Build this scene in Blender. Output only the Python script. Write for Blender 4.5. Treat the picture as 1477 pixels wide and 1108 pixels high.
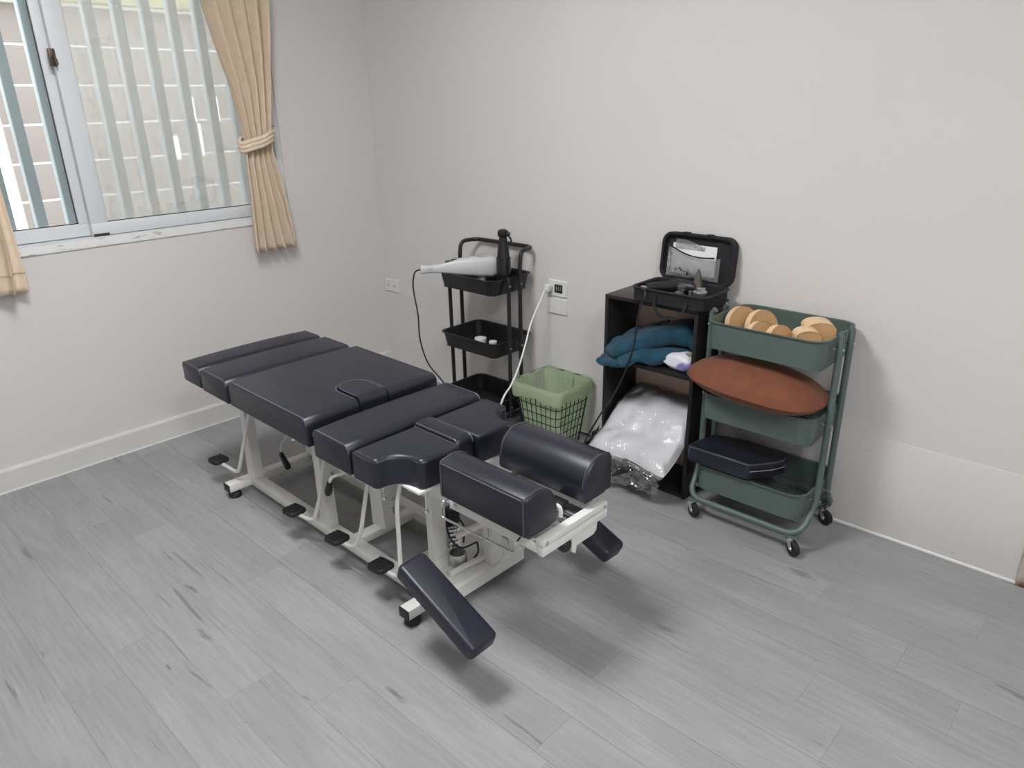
import bpy, bmesh, math, random
import numpy as np
from mathutils import Vector, Matrix, noise

for o in list(bpy.data.objects):
    bpy.data.objects.remove(o)
S = bpy.context.scene
COL = S.collection
random.seed(7)
noise.seed_set(5)
PI = math.pi
R = math.radians

# ------------------------------------------------------------------ camera
W, H = 1477.0, 1108.0
F, YAW, PITCH, ROLL = 1044.3, -0.7554, 0.3716, -0.0188
CAM = np.array([3.4172, -2.5527, 1.5])
fw = np.array([math.cos(PITCH) * math.sin(YAW), math.cos(PITCH) * math.cos(YAW), -math.sin(PITCH)])
rt = np.array([math.cos(YAW), -math.sin(YAW), 0.0])
up = np.cross(rt, fw)
rt, up = rt * math.cos(ROLL) + up * math.sin(ROLL), -rt * math.sin(ROLL) + up * math.cos(ROLL)
cd = bpy.data.cameras.new('camera')
cd.sensor_width = 36.0
cd.lens = F / W * 36.0
cd.clip_start = 0.05
cam = bpy.data.objects.new('camera', cd)
COL.objects.link(cam)
cam.matrix_world = Matrix(((rt[0], up[0], -fw[0], CAM[0]), (rt[1], up[1], -fw[1], CAM[1]),
                           (rt[2], up[2], -fw[2], CAM[2]), (0, 0, 0, 1)))
S.camera = cam

# ------------------------------------------------------------------ world, exposure
SKY = 4.2
LAMP = 48.0
wd = bpy.data.worlds.new('overcast_sky')
S.world = wd
wd.use_nodes = True
bg = wd.node_tree.nodes['Background']
bg.inputs['Color'].default_value = (0.93, 0.97, 1.0, 1)
bg.inputs['Strength'].default_value = SKY
S.view_settings.view_transform = 'Standard'
S.view_settings.look = 'None'
S.view_settings.exposure = 0.0
S.view_settings.gamma = 1.0
S.view_settings.use_curve_mapping = False


# photograph pixel -> point on a plane of the room
def ray(x, y):
    return rt * (x - W / 2) / F - up * (y - H / 2) / F + fw


def onz(x, y, z=0.0):
    d = ray(x, y)
    return Vector(CAM + (z - CAM[2]) / d[2] * d)


def ony(x, y, v=0.0):
    d = ray(x, y)
    return Vector(CAM + (v - CAM[1]) / d[1] * d)


def onx(x, y, v=0.0):
    d = ray(x, y)
    return Vector(CAM + (v - CAM[0]) / d[0] * d)


# ------------------------------------------------------------------ materials
def nodes(m):
    return m.node_tree.nodes, m.node_tree.links


def mat(name, col, rough=0.5, metal=0.0, var=0.0, vscale=8.0, bump=0.0, bscale=60.0, spec=0.5, sheen=0.0):
    m = bpy.data.materials.new(name)
    m.use_nodes = True
    N, L = nodes(m)
    b = N['Principled BSDF']
    b.inputs['Base Color'].default_value = (*col, 1)
    b.inputs['Roughness'].default_value = rough
    b.inputs['Metallic'].default_value = metal
    b.inputs['Specular IOR Level'].default_value = spec
    if sheen:
        b.inputs['Sheen Weight'].default_value = sheen
    tc = N.new('ShaderNodeTexCoord')
    if var:
        n = N.new('ShaderNodeTexNoise')
        n.inputs['Scale'].default_value = vscale
        n.inputs['Detail'].default_value = 4
        L.new(tc.outputs['Object'], n.inputs['Vector'])
        mr = N.new('ShaderNodeMapRange')
        mr.inputs[1].default_value = 0.3
        mr.inputs[2].default_value = 0.7
        mr.inputs[3].default_value = 1 - var
        mr.inputs[4].default_value = 1 + var
        L.new(n.outputs['Fac'], mr.inputs[0])
        mx = N.new('ShaderNodeVectorMath')
        mx.operation = 'SCALE'
        mx.inputs[0].default_value = col
        L.new(mr.outputs[0], mx.inputs['Scale'])
        L.new(mx.outputs[0], b.inputs['Base Color'])
    if bump:
        n2 = N.new('ShaderNodeTexNoise')
        n2.inputs['Scale'].default_value = bscale
        n2.inputs['Detail'].default_value = 3
        L.new(tc.outputs['Object'], n2.inputs['Vector'])
        bp = N.new('ShaderNodeBump')
        bp.inputs['Strength'].default_value = bump
        bp.inputs['Distance'].default_value = 0.002
        L.new(n2.outputs['Fac'], bp.inputs['Height'])
        L.new(bp.outputs[0], b.inputs['Normal'])
    return m


WALL = mat('wall_paint', (0.67, 0.645, 0.63), 0.75, var=0.02, vscale=1.5, bump=0.15, bscale=25)
TRIMW = mat('trim_paint', (0.66, 0.65, 0.63), 0.5, var=0.02)
CAULK = mat('white_caulk', (0.8, 0.8, 0.78), 0.5)
CEIL = mat('ceiling_paint', (0.78, 0.77, 0.75), 0.8)
LEATHER = mat('navy_leatherette', (0.0108, 0.0125, 0.0220), 0.40, var=0.08, vscale=3, bump=0.05, bscale=350, spec=0.62)
LEATHER.node_tree.nodes['Principled BSDF'].inputs['Specular Tint'].default_value = (0.93, 0.93, 1.0, 1)
SEAM = mat('navy_piping', (0.075, 0.078, 0.095), 0.38)
WHITEM = mat('white_powder_coat', (0.74, 0.735, 0.70), 0.38, var=0.02)
BLACKP = mat('black_plastic', (0.012, 0.012, 0.013), 0.45)
BLACKR = mat('black_rubber', (0.010, 0.010, 0.011), 0.6, bump=0.3, bscale=200)
BLACKM = mat('black_enamel', (0.012, 0.012, 0.014), 0.42)
CHROME = mat('chrome', (0.75, 0.75, 0.76), 0.18, 1.0)
STEEL = mat('brushed_steel', (0.55, 0.55, 0.55), 0.35, 1.0)
ALU = mat('window_aluminium', (0.68, 0.71, 0.73), 0.4, 0.0)
GASKET = mat('dark_gasket', (0.03, 0.03, 0.03), 0.6)
GREENM = mat('sage_green_enamel', (0.088, 0.125, 0.112), 0.42, var=0.03)
CURT = mat('beige_curtain_cloth', (0.72, 0.60, 0.46), 0.85, var=0.05, vscale=30, bump=0.15, bscale=300)
WOODB = mat('pale_beech', (0.62, 0.38, 0.18), 0.5, var=0.10, vscale=12)
WOODE = mat('pale_beech_rim', (0.74, 0.52, 0.31), 0.5, var=0.06, vscale=20)
BROWN = mat('rust_brown_suede', (0.165, 0.052, 0.022), 0.85, var=0.14, vscale=25, bump=0.2, bscale=220, sheen=0.1)
TEAL = mat('teal_fleece', (0.005, 0.052, 0.088), 0.9, var=0.25, vscale=22, bump=0.6, bscale=160, sheen=0.15)
BOARD = mat('black_board', (0.013, 0.012, 0.012), 0.38, var=0.15, vscale=5)
KRAFT = mat('brown_back_panel', (0.68, 0.53, 0.43), 0.7, var=0.05, vscale=3)
FABRIC = mat('black_case_fabric', (0.011, 0.011, 0.014), 0.8, bump=0.4, bscale=260)
OUTLET = mat('outlet_plastic', (0.72, 0.72, 0.68), 0.35)
DARKS = mat('socket_dark', (0.03, 0.03, 0.03), 0.4)
DEVICE = mat('pale_grey_plastic', (0.56, 0.57, 0.57), 0.38)
DEVICE2 = mat('mid_grey_plastic', (0.38, 0.39, 0.39), 0.45)
WHITEP = mat('white_plastic', (0.75, 0.75, 0.75), 0.35)
GREYH = mat('grey_massage_head', (0.10, 0.085, 0.075), 0.55, var=0.1)
PAPER = mat('white_paper', (0.72, 0.72, 0.72), 0.6)
PILLOWW = mat('white_pillow_cloth', (0.72, 0.72, 0.73), 0.7, var=0.03, vscale=18)
PANELX = mat('outdoor_grey_cladding', (0.27, 0.225, 0.21), 0.6, var=0.05)
WHITEX = mat('outdoor_white_paint', (0.85, 0.84, 0.82), 0.6)
GROUND = mat('outdoor_concrete', (0.6, 0.59, 0.56), 0.8, var=0.08)
SHRUB = mat('outdoor_olive', (0.42, 0.40, 0.22), 0.8, var=0.2)
BARM = mat('grille_bar_paint', (0.40, 0.45, 0.48), 0.4, 0.1)


def floor_mat():
    m = bpy.data.materials.new('grey_oak_vinyl')
    m.use_nodes = True
    N, L = nodes(m)
    b = N['Principled BSDF']
    b.inputs['Roughness'].default_value = 0.42
    b.inputs['Specular IOR Level'].default_value = 0.45
    tc = N.new('ShaderNodeTexCoord')
    oi = N.new('ShaderNodeObjectInfo')
    off = N.new('ShaderNodeVectorMath'); off.operation = 'SCALE'
    off.inputs[0].default_value = (37.0, 91.0, 13.0)
    L.new(oi.outputs['Random'], off.inputs['Scale'])
    add = N.new('ShaderNodeVectorMath'); add.operation = 'ADD'
    L.new(tc.outputs['Object'], add.inputs[0]); L.new(off.outputs[0], add.inputs[1])

    def noi(scale, det, sx, sy, dist=0.0):
        mp = N.new('ShaderNodeVectorMath'); mp.operation = 'MULTIPLY'
        mp.inputs[1].default_value = (sx, sy, 1)
        L.new(add.outputs[0], mp.inputs[0])
        n = N.new('ShaderNodeTexNoise')
        n.inputs['Scale'].default_value = scale
        n.inputs['Detail'].default_value = det
        n.inputs['Distortion'].default_value = dist
        L.new(mp.outputs[0], n.inputs['Vector'])
        return n.outputs['Fac']

    def ramp(src, a, b_, lo, hi):
        mr = N.new('ShaderNodeMapRange')
        mr.interpolation_type = 'SMOOTHSTEP'
        for i, v in ((1, a), (2, b_), (3, lo), (4, hi)):
            mr.inputs[i].default_value = v
        L.new(src, mr.inputs[0])
        return mr.outputs[0]

    def mul(a, c):
        k = N.new('ShaderNodeMath'); k.operation = 'MULTIPLY'
        L.new(a, k.inputs[0]); L.new(c, k.inputs[1])
        return k.outputs[0]

    grain = ramp(noi(6, 6, 0.8, 16, 0.4), 0.3, 0.7, 0.93, 1.05)
    fine = ramp(noi(30, 3, 0.5, 14), 0.35, 0.65, 0.96, 1.03)
    cloud = ramp(noi(2.2, 3, 1, 2.5), 0.3, 0.7, 0.93, 1.06)
    crack = ramp(noi(3.2, 4, 0.55, 9, 1.2), 0.655, 0.72, 1.0, 0.62)
    knot = ramp(noi(4.5, 2, 1.0, 2.6, 0.6), 0.74, 0.80, 1.0, 0.45)
    tone = N.new('ShaderNodeMapRange')
    tone.inputs[3].default_value = 0.965
    tone.inputs[4].default_value = 1.03
    L.new(oi.outputs['Random'], tone.inputs[0])
    f = mul(mul(mul(grain, fine), mul(cloud, crack)), mul(knot, tone.outputs[0]))
    sc = N.new('ShaderNodeVectorMath'); sc.operation = 'SCALE'
    sc.inputs[0].default_value = (0.305, 0.310, 0.314)
    L.new(f, sc.inputs['Scale'])
    L.new(sc.outputs[0], b.inputs['Base Color'])
    bp = N.new('ShaderNodeBump'); bp.inputs['Strength'].default_value = 0.12
    bp.inputs['Distance'].default_value = 0.001
    L.new(f, bp.inputs['Height'])
    L.new(bp.outputs[0], b.inputs['Normal'])
    return m


FLOOR = floor_mat()


def stain_mat(name, base, stain, scale, a, b_, sx=1.0, sy=1.0, sz=1.0, rough=0.6):
    m = mat(name, base, rough)
    N, L = nodes(m)
    tc = N.new('ShaderNodeTexCoord')
    mp = N.new('ShaderNodeVectorMath'); mp.operation = 'MULTIPLY'
    mp.inputs[1].default_value = (sx, sy, sz)
    L.new(tc.outputs['Object'], mp.inputs[0])
    n = N.new('ShaderNodeTexNoise')
    n.inputs['Scale'].default_value = scale
    n.inputs['Detail'].default_value = 5
    L.new(mp.outputs[0], n.inputs['Vector'])
    mr = N.new('ShaderNodeMapRange')
    mr.inputs[1].default_value = a
    mr.inputs[2].default_value = b_
    L.new(n.outputs['Fac'], mr.inputs[0])
    mx = N.new('ShaderNodeMix'); mx.data_type = 'RGBA'
    mx.inputs['A'].default_value = (*base, 1)
    mx.inputs['B'].default_value = (*stain, 1)
    L.new(mr.outputs[0], mx.inputs['Factor'])
    L.new(mx.outputs['Result'], N['Principled BSDF'].inputs['Base Color'])
    return m


SILL = stain_mat('chipped_sill_paint', (0.64, 0.65, 0.64), (0.30, 0.26, 0.20), 9, 0.60, 0.70, 4, 1.2, 6)
RUST = stain_mat('rusty_jamb', (0.55, 0.50, 0.44), (0.16, 0.06, 0.03), 14, 0.45, 0.60, 1, 1, 0.6)
PATCH = stain_mat('lower_wall_paint', (0.648, 0.626, 0.608), (0.30, 0.27, 0.22), 30, 0.70, 0.76, 1, 1, 1.4, 0.7)
TISSUE = stain_mat('tissue_pack_print', (0.72, 0.72, 0.78), (0.22, 0.20, 0.45), 14, 0.52, 0.60)


def glass_mat(name, tint, gloss_rough=0.0, ior=1.5, haze=0.0, hazecol=(0.8, 0.8, 0.8), bump=0.0, bscale=20, extra=0.0):
    m = bpy.data.materials.new(name)
    m.use_nodes = True
    N, L = nodes(m)
    N.remove(N['Principled BSDF'])
    out = N['Material Output']
    tr = N.new('ShaderNodeBsdfTransparent'); tr.inputs[0].default_value = (*tint, 1)
    gl = N.new('ShaderNodeBsdfGlossy'); gl.inputs['Roughness'].default_value = gloss_rough
    fr = N.new('ShaderNodeFresnel'); fr.inputs['IOR'].default_value = ior
    if bump:
        tc = N.new('ShaderNodeTexCoord')
        n = N.new('ShaderNodeTexNoise'); n.inputs['Scale'].default_value = bscale
        n.inputs['Detail'].default_value = 3
        L.new(tc.outputs['Object'], n.inputs['Vector'])
        bp = N.new('ShaderNodeBump'); bp.inputs['Strength'].default_value = bump
        bp.inputs['Distance'].default_value = 0.01
        L.new(n.outputs['Fac'], bp.inputs['Height'])
        L.new(bp.outputs[0], gl.inputs['Normal']); L.new(bp.outputs[0], fr.inputs['Normal'])
    base = tr.outputs[0]
    if haze:
        df = N.new('ShaderNodeBsdfDiffuse'); df.inputs[0].default_value = (*hazecol, 1)
        tl = N.new('ShaderNodeBsdfTranslucent'); tl.inputs[0].default_value = (*hazecol, 1)
        m2 = N.new('ShaderNodeMixShader'); m2.inputs[0].default_value = 0.5
        L.new(df.outputs[0], m2.inputs[1]); L.new(tl.outputs[0], m2.inputs[2])
        m1 = N.new('ShaderNodeMixShader'); m1.inputs[0].default_value = haze
        L.new(base, m1.inputs[1]); L.new(m2.outputs[0], m1.inputs[2])
        base = m1.outputs[0]
    ms = N.new('ShaderNodeMixShader')
    fac = fr.outputs[0]
    if extra:
        a = N.new('ShaderNodeMath'); a.operation = 'ADD'; a.use_clamp = True
        a.inputs[1].default_value = extra
        L.new(fac, a.inputs[0]); fac = a.outputs[0]
    L.new(fac, ms.inputs[0]); L.new(base, ms.inputs[1]); L.new(gl.outputs[0], ms.inputs[2])
    L.new(ms.outputs[0], out.inputs['Surface'])
    return m


GLASS = glass_mat('window_glass', (0.93, 0.95, 0.94), 0.0, 1.62)
SCREEN = glass_mat('insect_screen_mesh', (1, 1, 1), 0.6, 1.02, haze=0.40, hazecol=(0.80, 0.75, 0.71))
PLASTIC = glass_mat('clear_plastic_film', (0.93, 0.93, 0.94), 0.06, 1.5, haze=0.10, hazecol=(0.8, 0.8, 0.82), bump=0.9, bscale=30)
FILM = glass_mat('crinkled_clear_film', (0.86, 0.86, 0.88), 0.03, 1.6, bump=1.0, bscale=40, extra=0.34)
LINER = glass_mat('green_bin_liner', (0.84, 0.94, 0.78), 0.35, 1.35, haze=0.70, hazecol=(0.72, 0.86, 0.60), bump=0.5, bscale=14)
PVCBAG = glass_mat('translucent_zip_bag', (0.8, 0.8, 0.8), 0.15, 1.4, haze=0.45, hazecol=(0.6, 0.6, 0.62), bump=0.6, bscale=40)


def perforated(name, col, pitch, rad, rough=0.45):
    m = mat(name, col, rough)
    N, L = nodes(m)
    tc = N.new('ShaderNodeTexCoord')
    sx = N.new('ShaderNodeSeparateXYZ')
    L.new(tc.outputs['Object'], sx.inputs[0])

    def mth(op, a, b_=None):
        k = N.new('ShaderNodeMath'); k.operation = op
        for i, v in enumerate((a, b_)):
            if v is None:
                continue
            if isinstance(v, (int, float)):
                k.inputs[i].default_value = v
            else:
                L.new(v, k.inputs[i])
        return k.outputs[0]

    fy = mth('DIVIDE', sx.outputs['Y'], pitch)
    row = mth('MODULO', mth('ABSOLUTE', mth('FLOOR', fy)), 2.0)
    fx = mth('ADD', mth('DIVIDE', sx.outputs['X'], pitch), mth('MULTIPLY', row, 0.5))
    dx = mth('SUBTRACT', mth('FRACT', mth('ADD', fx, 100.0)), 0.5)
    dy = mth('SUBTRACT', mth('FRACT', mth('ADD', fy, 100.0)), 0.5)
    d2 = mth('ADD', mth('MULTIPLY', dx, dx), mth('MULTIPLY', dy, dy))
    solid = mth('GREATER_THAN', d2, rad * rad)
    L.new(solid, N['Principled BSDF'].inputs['Alpha'])
    return m


PERFG = perforated('perforated_green_sheet', (0.088, 0.125, 0.112), 0.0125, 0.36)
PERFB = perforated('perforated_black_sheet', (0.012, 0.012, 0.014), 0.0095, 0.30)


def emit_mat(name, col, st):
    m = bpy.data.materials.new(name)
    m.use_nodes = True
    N, L = nodes(m)
    N.remove(N['Principled BSDF'])
    e = N.new('ShaderNodeEmission')
    e.inputs[0].default_value = (*col, 1); e.inputs[1].default_value = st
    L.new(e.outputs[0], N['Material Output'].inputs['Surface'])
    return m


# ------------------------------------------------------------------ mesh builder
def frames(pts, closed=False):
    n = len(pts)
    T = []
    for i in range(n):
        a = pts[(i - 1) % n] if (closed or i > 0) else pts[i]
        b = pts[(i + 1) % n] if (closed or i < n - 1) else pts[i]
        T.append((b - a).normalized())
    ref = Vector((0, 0, 1)) if abs(T[0].z) < 0.9 else Vector((1, 0, 0))
    nrm = (ref - T[0] * ref.dot(T[0])).normalized()
    out = []
    for t in T:
        nrm = (nrm - t * nrm.dot(t))
        nrm = nrm.normalized() if nrm.length > 1e-6 else t.orthogonal().normalized()
        out.append((t, nrm, t.cross(nrm)))
    return out


def smooth(pts, k=6, closed=False):
    P = [Vector(p) for p in pts]
    n = len(P)
    out = []
    for i in range(n if closed else n - 1):
        p0 = P[(i - 1) % n] if (closed or i > 0) else P[0]
        p1, p2 = P[i], P[(i + 1) % n]
        p3 = P[(i + 2) % n] if (closed or i + 2 < n) else P[-1]
        for j in range(k):
            t = j / k
            out.append(0.5 * ((2 * p1) + (p2 - p0) * t + (2 * p0 - 5 * p1 + 4 * p2 - p3) * t * t + (3 * p1 - p0 - 3 * p2 + p3) * t ** 3))
    if not closed:
        out.append(P[-1])
    return out


def fillet(pts, r, k=5, closed=False):
    P = [Vector(p) for p in pts]
    n = len(P)
    out = []
    for i in range(n):
        if not closed and i in (0, n - 1):
            out.append(P[i]); continue
        a, b, c = P[i - 1], P[i], P[(i + 1) % n]
        d1, d2 = (a - b), (c - b)
        rr_ = min(r, d1.length * 0.49, d2.length * 0.49)
        s, e = b + d1.normalized() * rr_, b + d2.normalized() * rr_
        for j in range(k + 1):
            t = j / k
            out.append((1 - t) ** 2 * s + 2 * t * (1 - t) * b + t * t * e)
    return out


def rr(cx, cy, w, d, r, z, n=5):
    pts = []
    for qx, qy, a0 in ((1, 1, 0), (-1, 1, 90), (-1, -1, 180), (1, -1, 270)):
        for j in range(n + 1):
            a = R(a0 + 90 * j / n)
            pts.append(Vector((cx + qx * (w / 2 - r) + r * math.cos(a), cy + qy * (d / 2 - r) + r * math.sin(a), z)))
    return pts


class G:
    def __init__(s):
        s.V, s.F = [], []

    def loft(s, rings, cap0=True, cap1=True, closed=True, M=None, loop=False):
        n = len(rings[0])
        base = len(s.V)
        for r_ in rings:
            for p in r_:
                p = Vector(p)
                s.V.append(M @ p if M else p)
        m = len(rings)
        for i in range(m if loop else m - 1):
            for j in range(n if closed else n - 1):
                a = base + i * n + j
                b = base + i * n + (j + 1) % n
                c = base + ((i + 1) % m) * n + (j + 1) % n
                d = base + ((i + 1) % m) * n + j
                s.F.append((a, b, c, d))
        if cap0 and closed and not loop:
            s.F.append(tuple(base + j for j in reversed(range(n))))
        if cap1 and closed and not loop:
            s.F.append(tuple(base + (m - 1) * n + j for j in range(n)))
        return s

    def box(s, x0, x1, y0, y1, z0, z1, b=0.0, M=None):
        bm = bmesh.new()
        bmesh.ops.create_cube(bm, size=1.0)
        for v in bm.verts:
            v.co = Vector(((x0 + x1) / 2 + v.co.x * (x1 - x0), (y0 + y1) / 2 + v.co.y * (y1 - y0), (z0 + z1) / 2 + v.co.z * (z1 - z0)))
        if b:
            bmesh.ops.bevel(bm, geom=list(bm.edges), offset=b, segments=2, affect='EDGES', profile=0.5)
        return s.bm(bm, M)

    def bm(s, bm, M=None):
        base = len(s.V)
        bm.verts.index_update()
        for v in bm.verts:
            s.V.append(M @ v.co if M else v.co.copy())
        for f in bm.faces:
            s.F.append(tuple(base + v.index for v in f.verts))
        bm.free()
        return s

    def tube(s, pts, r, n=8, closed=False, M=None, ry=None):
        P = [Vector(p) for p in pts]
        rings = []
        for i, (p, (t, a, b)) in enumerate(zip(P, frames(P, closed))):
            ra = r(i / (len(P) - 1)) if callable(r) else r
            rb = ry if ry else ra
            rings.append([p + a * (ra * math.cos(2 * PI * j / n)) + b * (rb * math.sin(2 * PI * j / n)) for j in range(n)])
        return s.loft(rings, M=M, loop=closed)

    def lathe(s, prof, c=(0, 0, 0), n=20, M=None):
        c = Vector(c)
        rings = [[c + Vector((r_ * math.cos(2 * PI * j / n), r_ * math.sin(2 * PI * j / n), z)) for j in range(n)] for r_, z in prof]
        return s.loft(rings, M=M)

    def cyl(s, p0, p1, r, n=14):
        return s.tube([p0, p1], r, n)

    def prism(s, outline, z0, z1, r=0.0, M=None, k=4):
        """plan outline (ccw list of (x, y)) pulled up with softened rims"""
        P = [Vector((p[0], p[1], 0)) for p in outline]
        n = len(P)
        nor = []
        for i in range(n):
            t1 = (P[i] - P[i - 1]).normalized()
            t2 = (P[(i + 1) % n] - P[i]).normalized()
            n1, n2 = Vector((t1.y, -t1.x, 0)), Vector((t2.y, -t2.x, 0))
            b = (n1 + n2)
            b = b / max(0.35, b.length_squared / 2) if b.length > 1e-6 else n1
            nor.append(b)
        rb = min(r, 0.005) if r else 0

        def ring(ins, z):
            return [P[i] - nor[i] * ins + Vector((0, 0, z)) for i in range(n)]
        rings = []
        if rb:
            rings += [ring(rb, z0), ring(0, z0 + rb)]
        else:
            rings += [ring(0, z0)]
        if r:
            for j in range(k + 1):
                a = PI / 2 * j / k
                rings.append(ring(r * (1 - math.cos(a)), z1 - r + r * math.sin(a)))
        else:
            rings.append(ring(0, z1))
        return s.loft(rings, M=M)

    def grid(s, fn, nu, nv, M=None):
        base = len(s.V)
        for i in range(nu + 1):
            for j in range(nv + 1):
                p = Vector(fn(i / nu, j / nv))
                s.V.append(M @ p if M else p)
        for i in range(nu):
            for j in range(nv):
                a = base + i * (nv + 1) + j
                s.F.append((a, a + 1, a + nv + 2, a + nv + 1))
        return s

    def mesh(s, name, m, ang=38):
        me = bpy.data.meshes.new(name)
        me.from_pydata([tuple(v) for v in s.V], [], s.F)
        me.validate()
        bm = bmesh.new(); bm.from_mesh(me)
        bmesh.ops.recalc_face_normals(bm, faces=bm.faces)
        bm.to_mesh(me); bm.free()
        me.polygons.foreach_set('use_smooth', [True] * len(me.polygons))
        me.set_sharp_from_angle(angle=R(ang))
        me.materials.append(m)
        return me

    def build(s, name, m, parent=None, ang=38, off=None):
        if off is not None:
            s.V = [v - off for v in s.V]
        o = bpy.data.objects.new(name, s.mesh(name, m, ang))
        COL.objects.link(o)
        if parent is not None:
            o.parent = parent
        return o


def tag(o, label=None, cat=None, group=None, kind=None):
    for k, v in (('label', label), ('category', cat), ('group', group), ('kind', kind)):
        if v:
            o[k] = v
    return o


def empty(name, loc, rz=0.0):
    o = bpy.data.objects.new(name, None)
    COL.objects.link(o)
    o.location = loc
    o.rotation_euler = (0, 0, rz)
    o.empty_display_size = 0.05
    return o


def thing(name, loc, label, cat, group=None, rz=0.0):
    return tag(empty(name, loc, rz), label, cat, group)


def copy_tree(o, parent=None):
    c = o.copy()
    COL.objects.link(c)
    c.parent = parent
    for ch in list(o.children):
        copy_tree(ch, c)
    return c


def boolean(ga, gb, op):
    a = bpy.data.objects.new('tmp_a', ga.mesh('tmp_a', LEATHER)); COL.objects.link(a)
    b = bpy.data.objects.new('tmp_b', gb.mesh('tmp_b', LEATHER)); COL.objects.link(b)
    md = a.modifiers.new('b', 'BOOLEAN'); md.object = b; md.operation = op; md.solver = 'EXACT'
    dg = bpy.context.evaluated_depsgraph_get()
    dg.update()
    bm = bmesh.new(); bm.from_object(a, dg)
    out = G(); out.bm(bm)
    for o in (a, b):
        me = o.data
        bpy.data.objects.remove(o); bpy.data.meshes.remove(me)
    return out


# ------------------------------------------------------------------ room shell
XM, YM, ZM = 5.2, -4.2, 2.7
fl = tag(G().box(0, XM, YM, 0, -0.06, -0.006).build('floor', mat('floor_screed', (0.07, 0.07, 0.07), 0.9)), kind='structure')
tag(G().box(0, XM, YM, 0, ZM, ZM + 0.1).build('ceiling', CEIL), kind='structure')

# floor planks, boards run along the long back wall
PW, PL = 0.1455, 1.22
known = {}
plank_mesh = {}


def plank(x0, x1, y0, y1):
    ln = round(x1 - x0, 3); wd_ = round(y1 - y0, 3)
    if (ln, wd_) not in plank_mesh:
        g = G()
        e = 0.00012
        g.loft([[(-ln / 2 + e, -wd_ / 2 + e, -0.006), (ln / 2 - e, -wd_ / 2 + e, -0.006), (ln / 2 - e, wd_ / 2 - e, -0.006), (-ln / 2 + e, wd_ / 2 - e, -0.006)],
                [(-ln / 2 + e, -wd_ / 2 + e, -0.0006), (ln / 2 - e, -wd_ / 2 + e, -0.0006), (ln / 2 - e, wd_ / 2 - e, -0.0006), (-ln / 2 + e, wd_ / 2 - e, -0.0006)],
                [(-ln / 2 + 2 * e, -wd_ / 2 + 2 * e, 0), (ln / 2 - 2 * e, -wd_ / 2 + 2 * e, 0), (ln / 2 - 2 * e, wd_ / 2 - 2 * e, 0), (-ln / 2 + 2 * e, wd_ / 2 - 2 * e, 0)]], cap0=False)
        plank_mesh[(ln, wd_)] = g.mesh('plank', FLOOR)
    o = bpy.data.objects.new('plank', plank_mesh[(ln, wd_)])
    COL.objects.link(o)
    o.location = ((x0 + x1) / 2, (y0 + y1) / 2, 0)
    o.parent = fl


offs = {3: 2.816, 5: 3.263, 6: 2.94, 11: 1.35, 13: 1.794, 12: 1.99}
ytop = -0.095
row = 0
y = 0.0
edges = [0.0]
while edges[-1] > YM + 0.05:
    edges.append(ytop - PW * (len(edges) - 1))
for row in range(len(edges) - 1):
    y1, y0 = edges[row], max(edges[row + 1], YM)
    s0 = offs.get(row, random.uniform(0, PL))
    s0 = s0 % PL
    xs = [0.0] + [s0 + k * PL for k in range(6) if 0.05 < s0 + k * PL < XM - 0.05] + [XM]
    for a, b in zip(xs, xs[1:]):
        plank(a, b, y0, y1)

# left wall with window opening
WY0, WY1, WZ0, WZ1 = -2.46, -0.565, 0.958, 2.22
g = G()
g.box(-0.2, 0, YM, 0, 0, WZ0).box(-0.2, 0, YM, 0, WZ1, ZM).box(-0.2, 0, YM, WY0, WZ0, WZ1).box(-0.2, 0, WY1, 0, WZ0, WZ1)
tag(g.build('wall_left', WALL), kind='structure')
DX0, DX1, DZ = 3.275, 4.15, 2.05
g = G()
g.box(-0.2, DX0, 0, 0.15, 0, ZM).box(DX1, XM, 0, 0.15, 0, ZM).box(DX0, DX1, 0, 0.15, DZ, ZM)
wr = tag(g.build('wall_right', WALL), kind='structure')
# lower plaster patch with a visible seam, flush but for a hair
G().box(2.20, DX0 - 0.012, -0.0025, 0.002, 0.0, 0.379, 0.001).build('plaster_patch', PATCH, wr)
tag(G().box(0, XM, YM - 0.15, YM, 0, ZM).build('wall_back', WALL), kind='structure')
tag(G().box(XM, XM + 0.15, YM, 0, 0, ZM).build('wall_far_side', WALL), kind='structure')
g = G()
g.loft([[(0, y_, 0.0), (0.013, y_, 0.0), (0.013, y_, 0.092), (0.009, y_, 0.101), (0, y_, 0.103)] for y_ in (YM, -0.0005)])
tag(g.build('baseboard_left', TRIMW, ang=20), kind='structure')
tag(G().box(0.013, 0.017, YM, -0.004, 0, 0.005).build('trim_1', CAULK), kind='structure')
tag(G().box(0.017, DX0 - 0.012, -0.007, 0, 0, 0.010, 0.002).build('trim_2', CAULK), kind='structure')
# door at the end of the long wall
dr = tag(empty('door_1', (DX0, 0, 0)), kind='structure')
g = G()
g.box(-0.012, 0.03, -0.012, 0.15, 0, DZ, 0.003).box(DX1 - DX0 - 0.03, DX1 - DX0 + 0.012, -0.012, 0.15, 0, DZ, 0.003).box(0.03, DX1 - DX0 - 0.03, -0.012, 0.15, DZ - 0.04, DZ + 0.01, 0.003)
g.build('door_frame', RUST, dr)
G().box(0.032, DX1 - DX0 - 0.032, 0.06, 0.10, 0.006, DZ - 0.042, 0.002).build('door_leaf', TRIMW, dr)
g = G(); g.cyl((0.09, 0.06, 1.0), (0.09, 0.02, 1.0), 0.008).tube([(0.09, 0.02, 1.0), (0.2, 0.02, 1.0)], 0.009)
g.build('door_handle', STEEL, dr)

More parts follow.
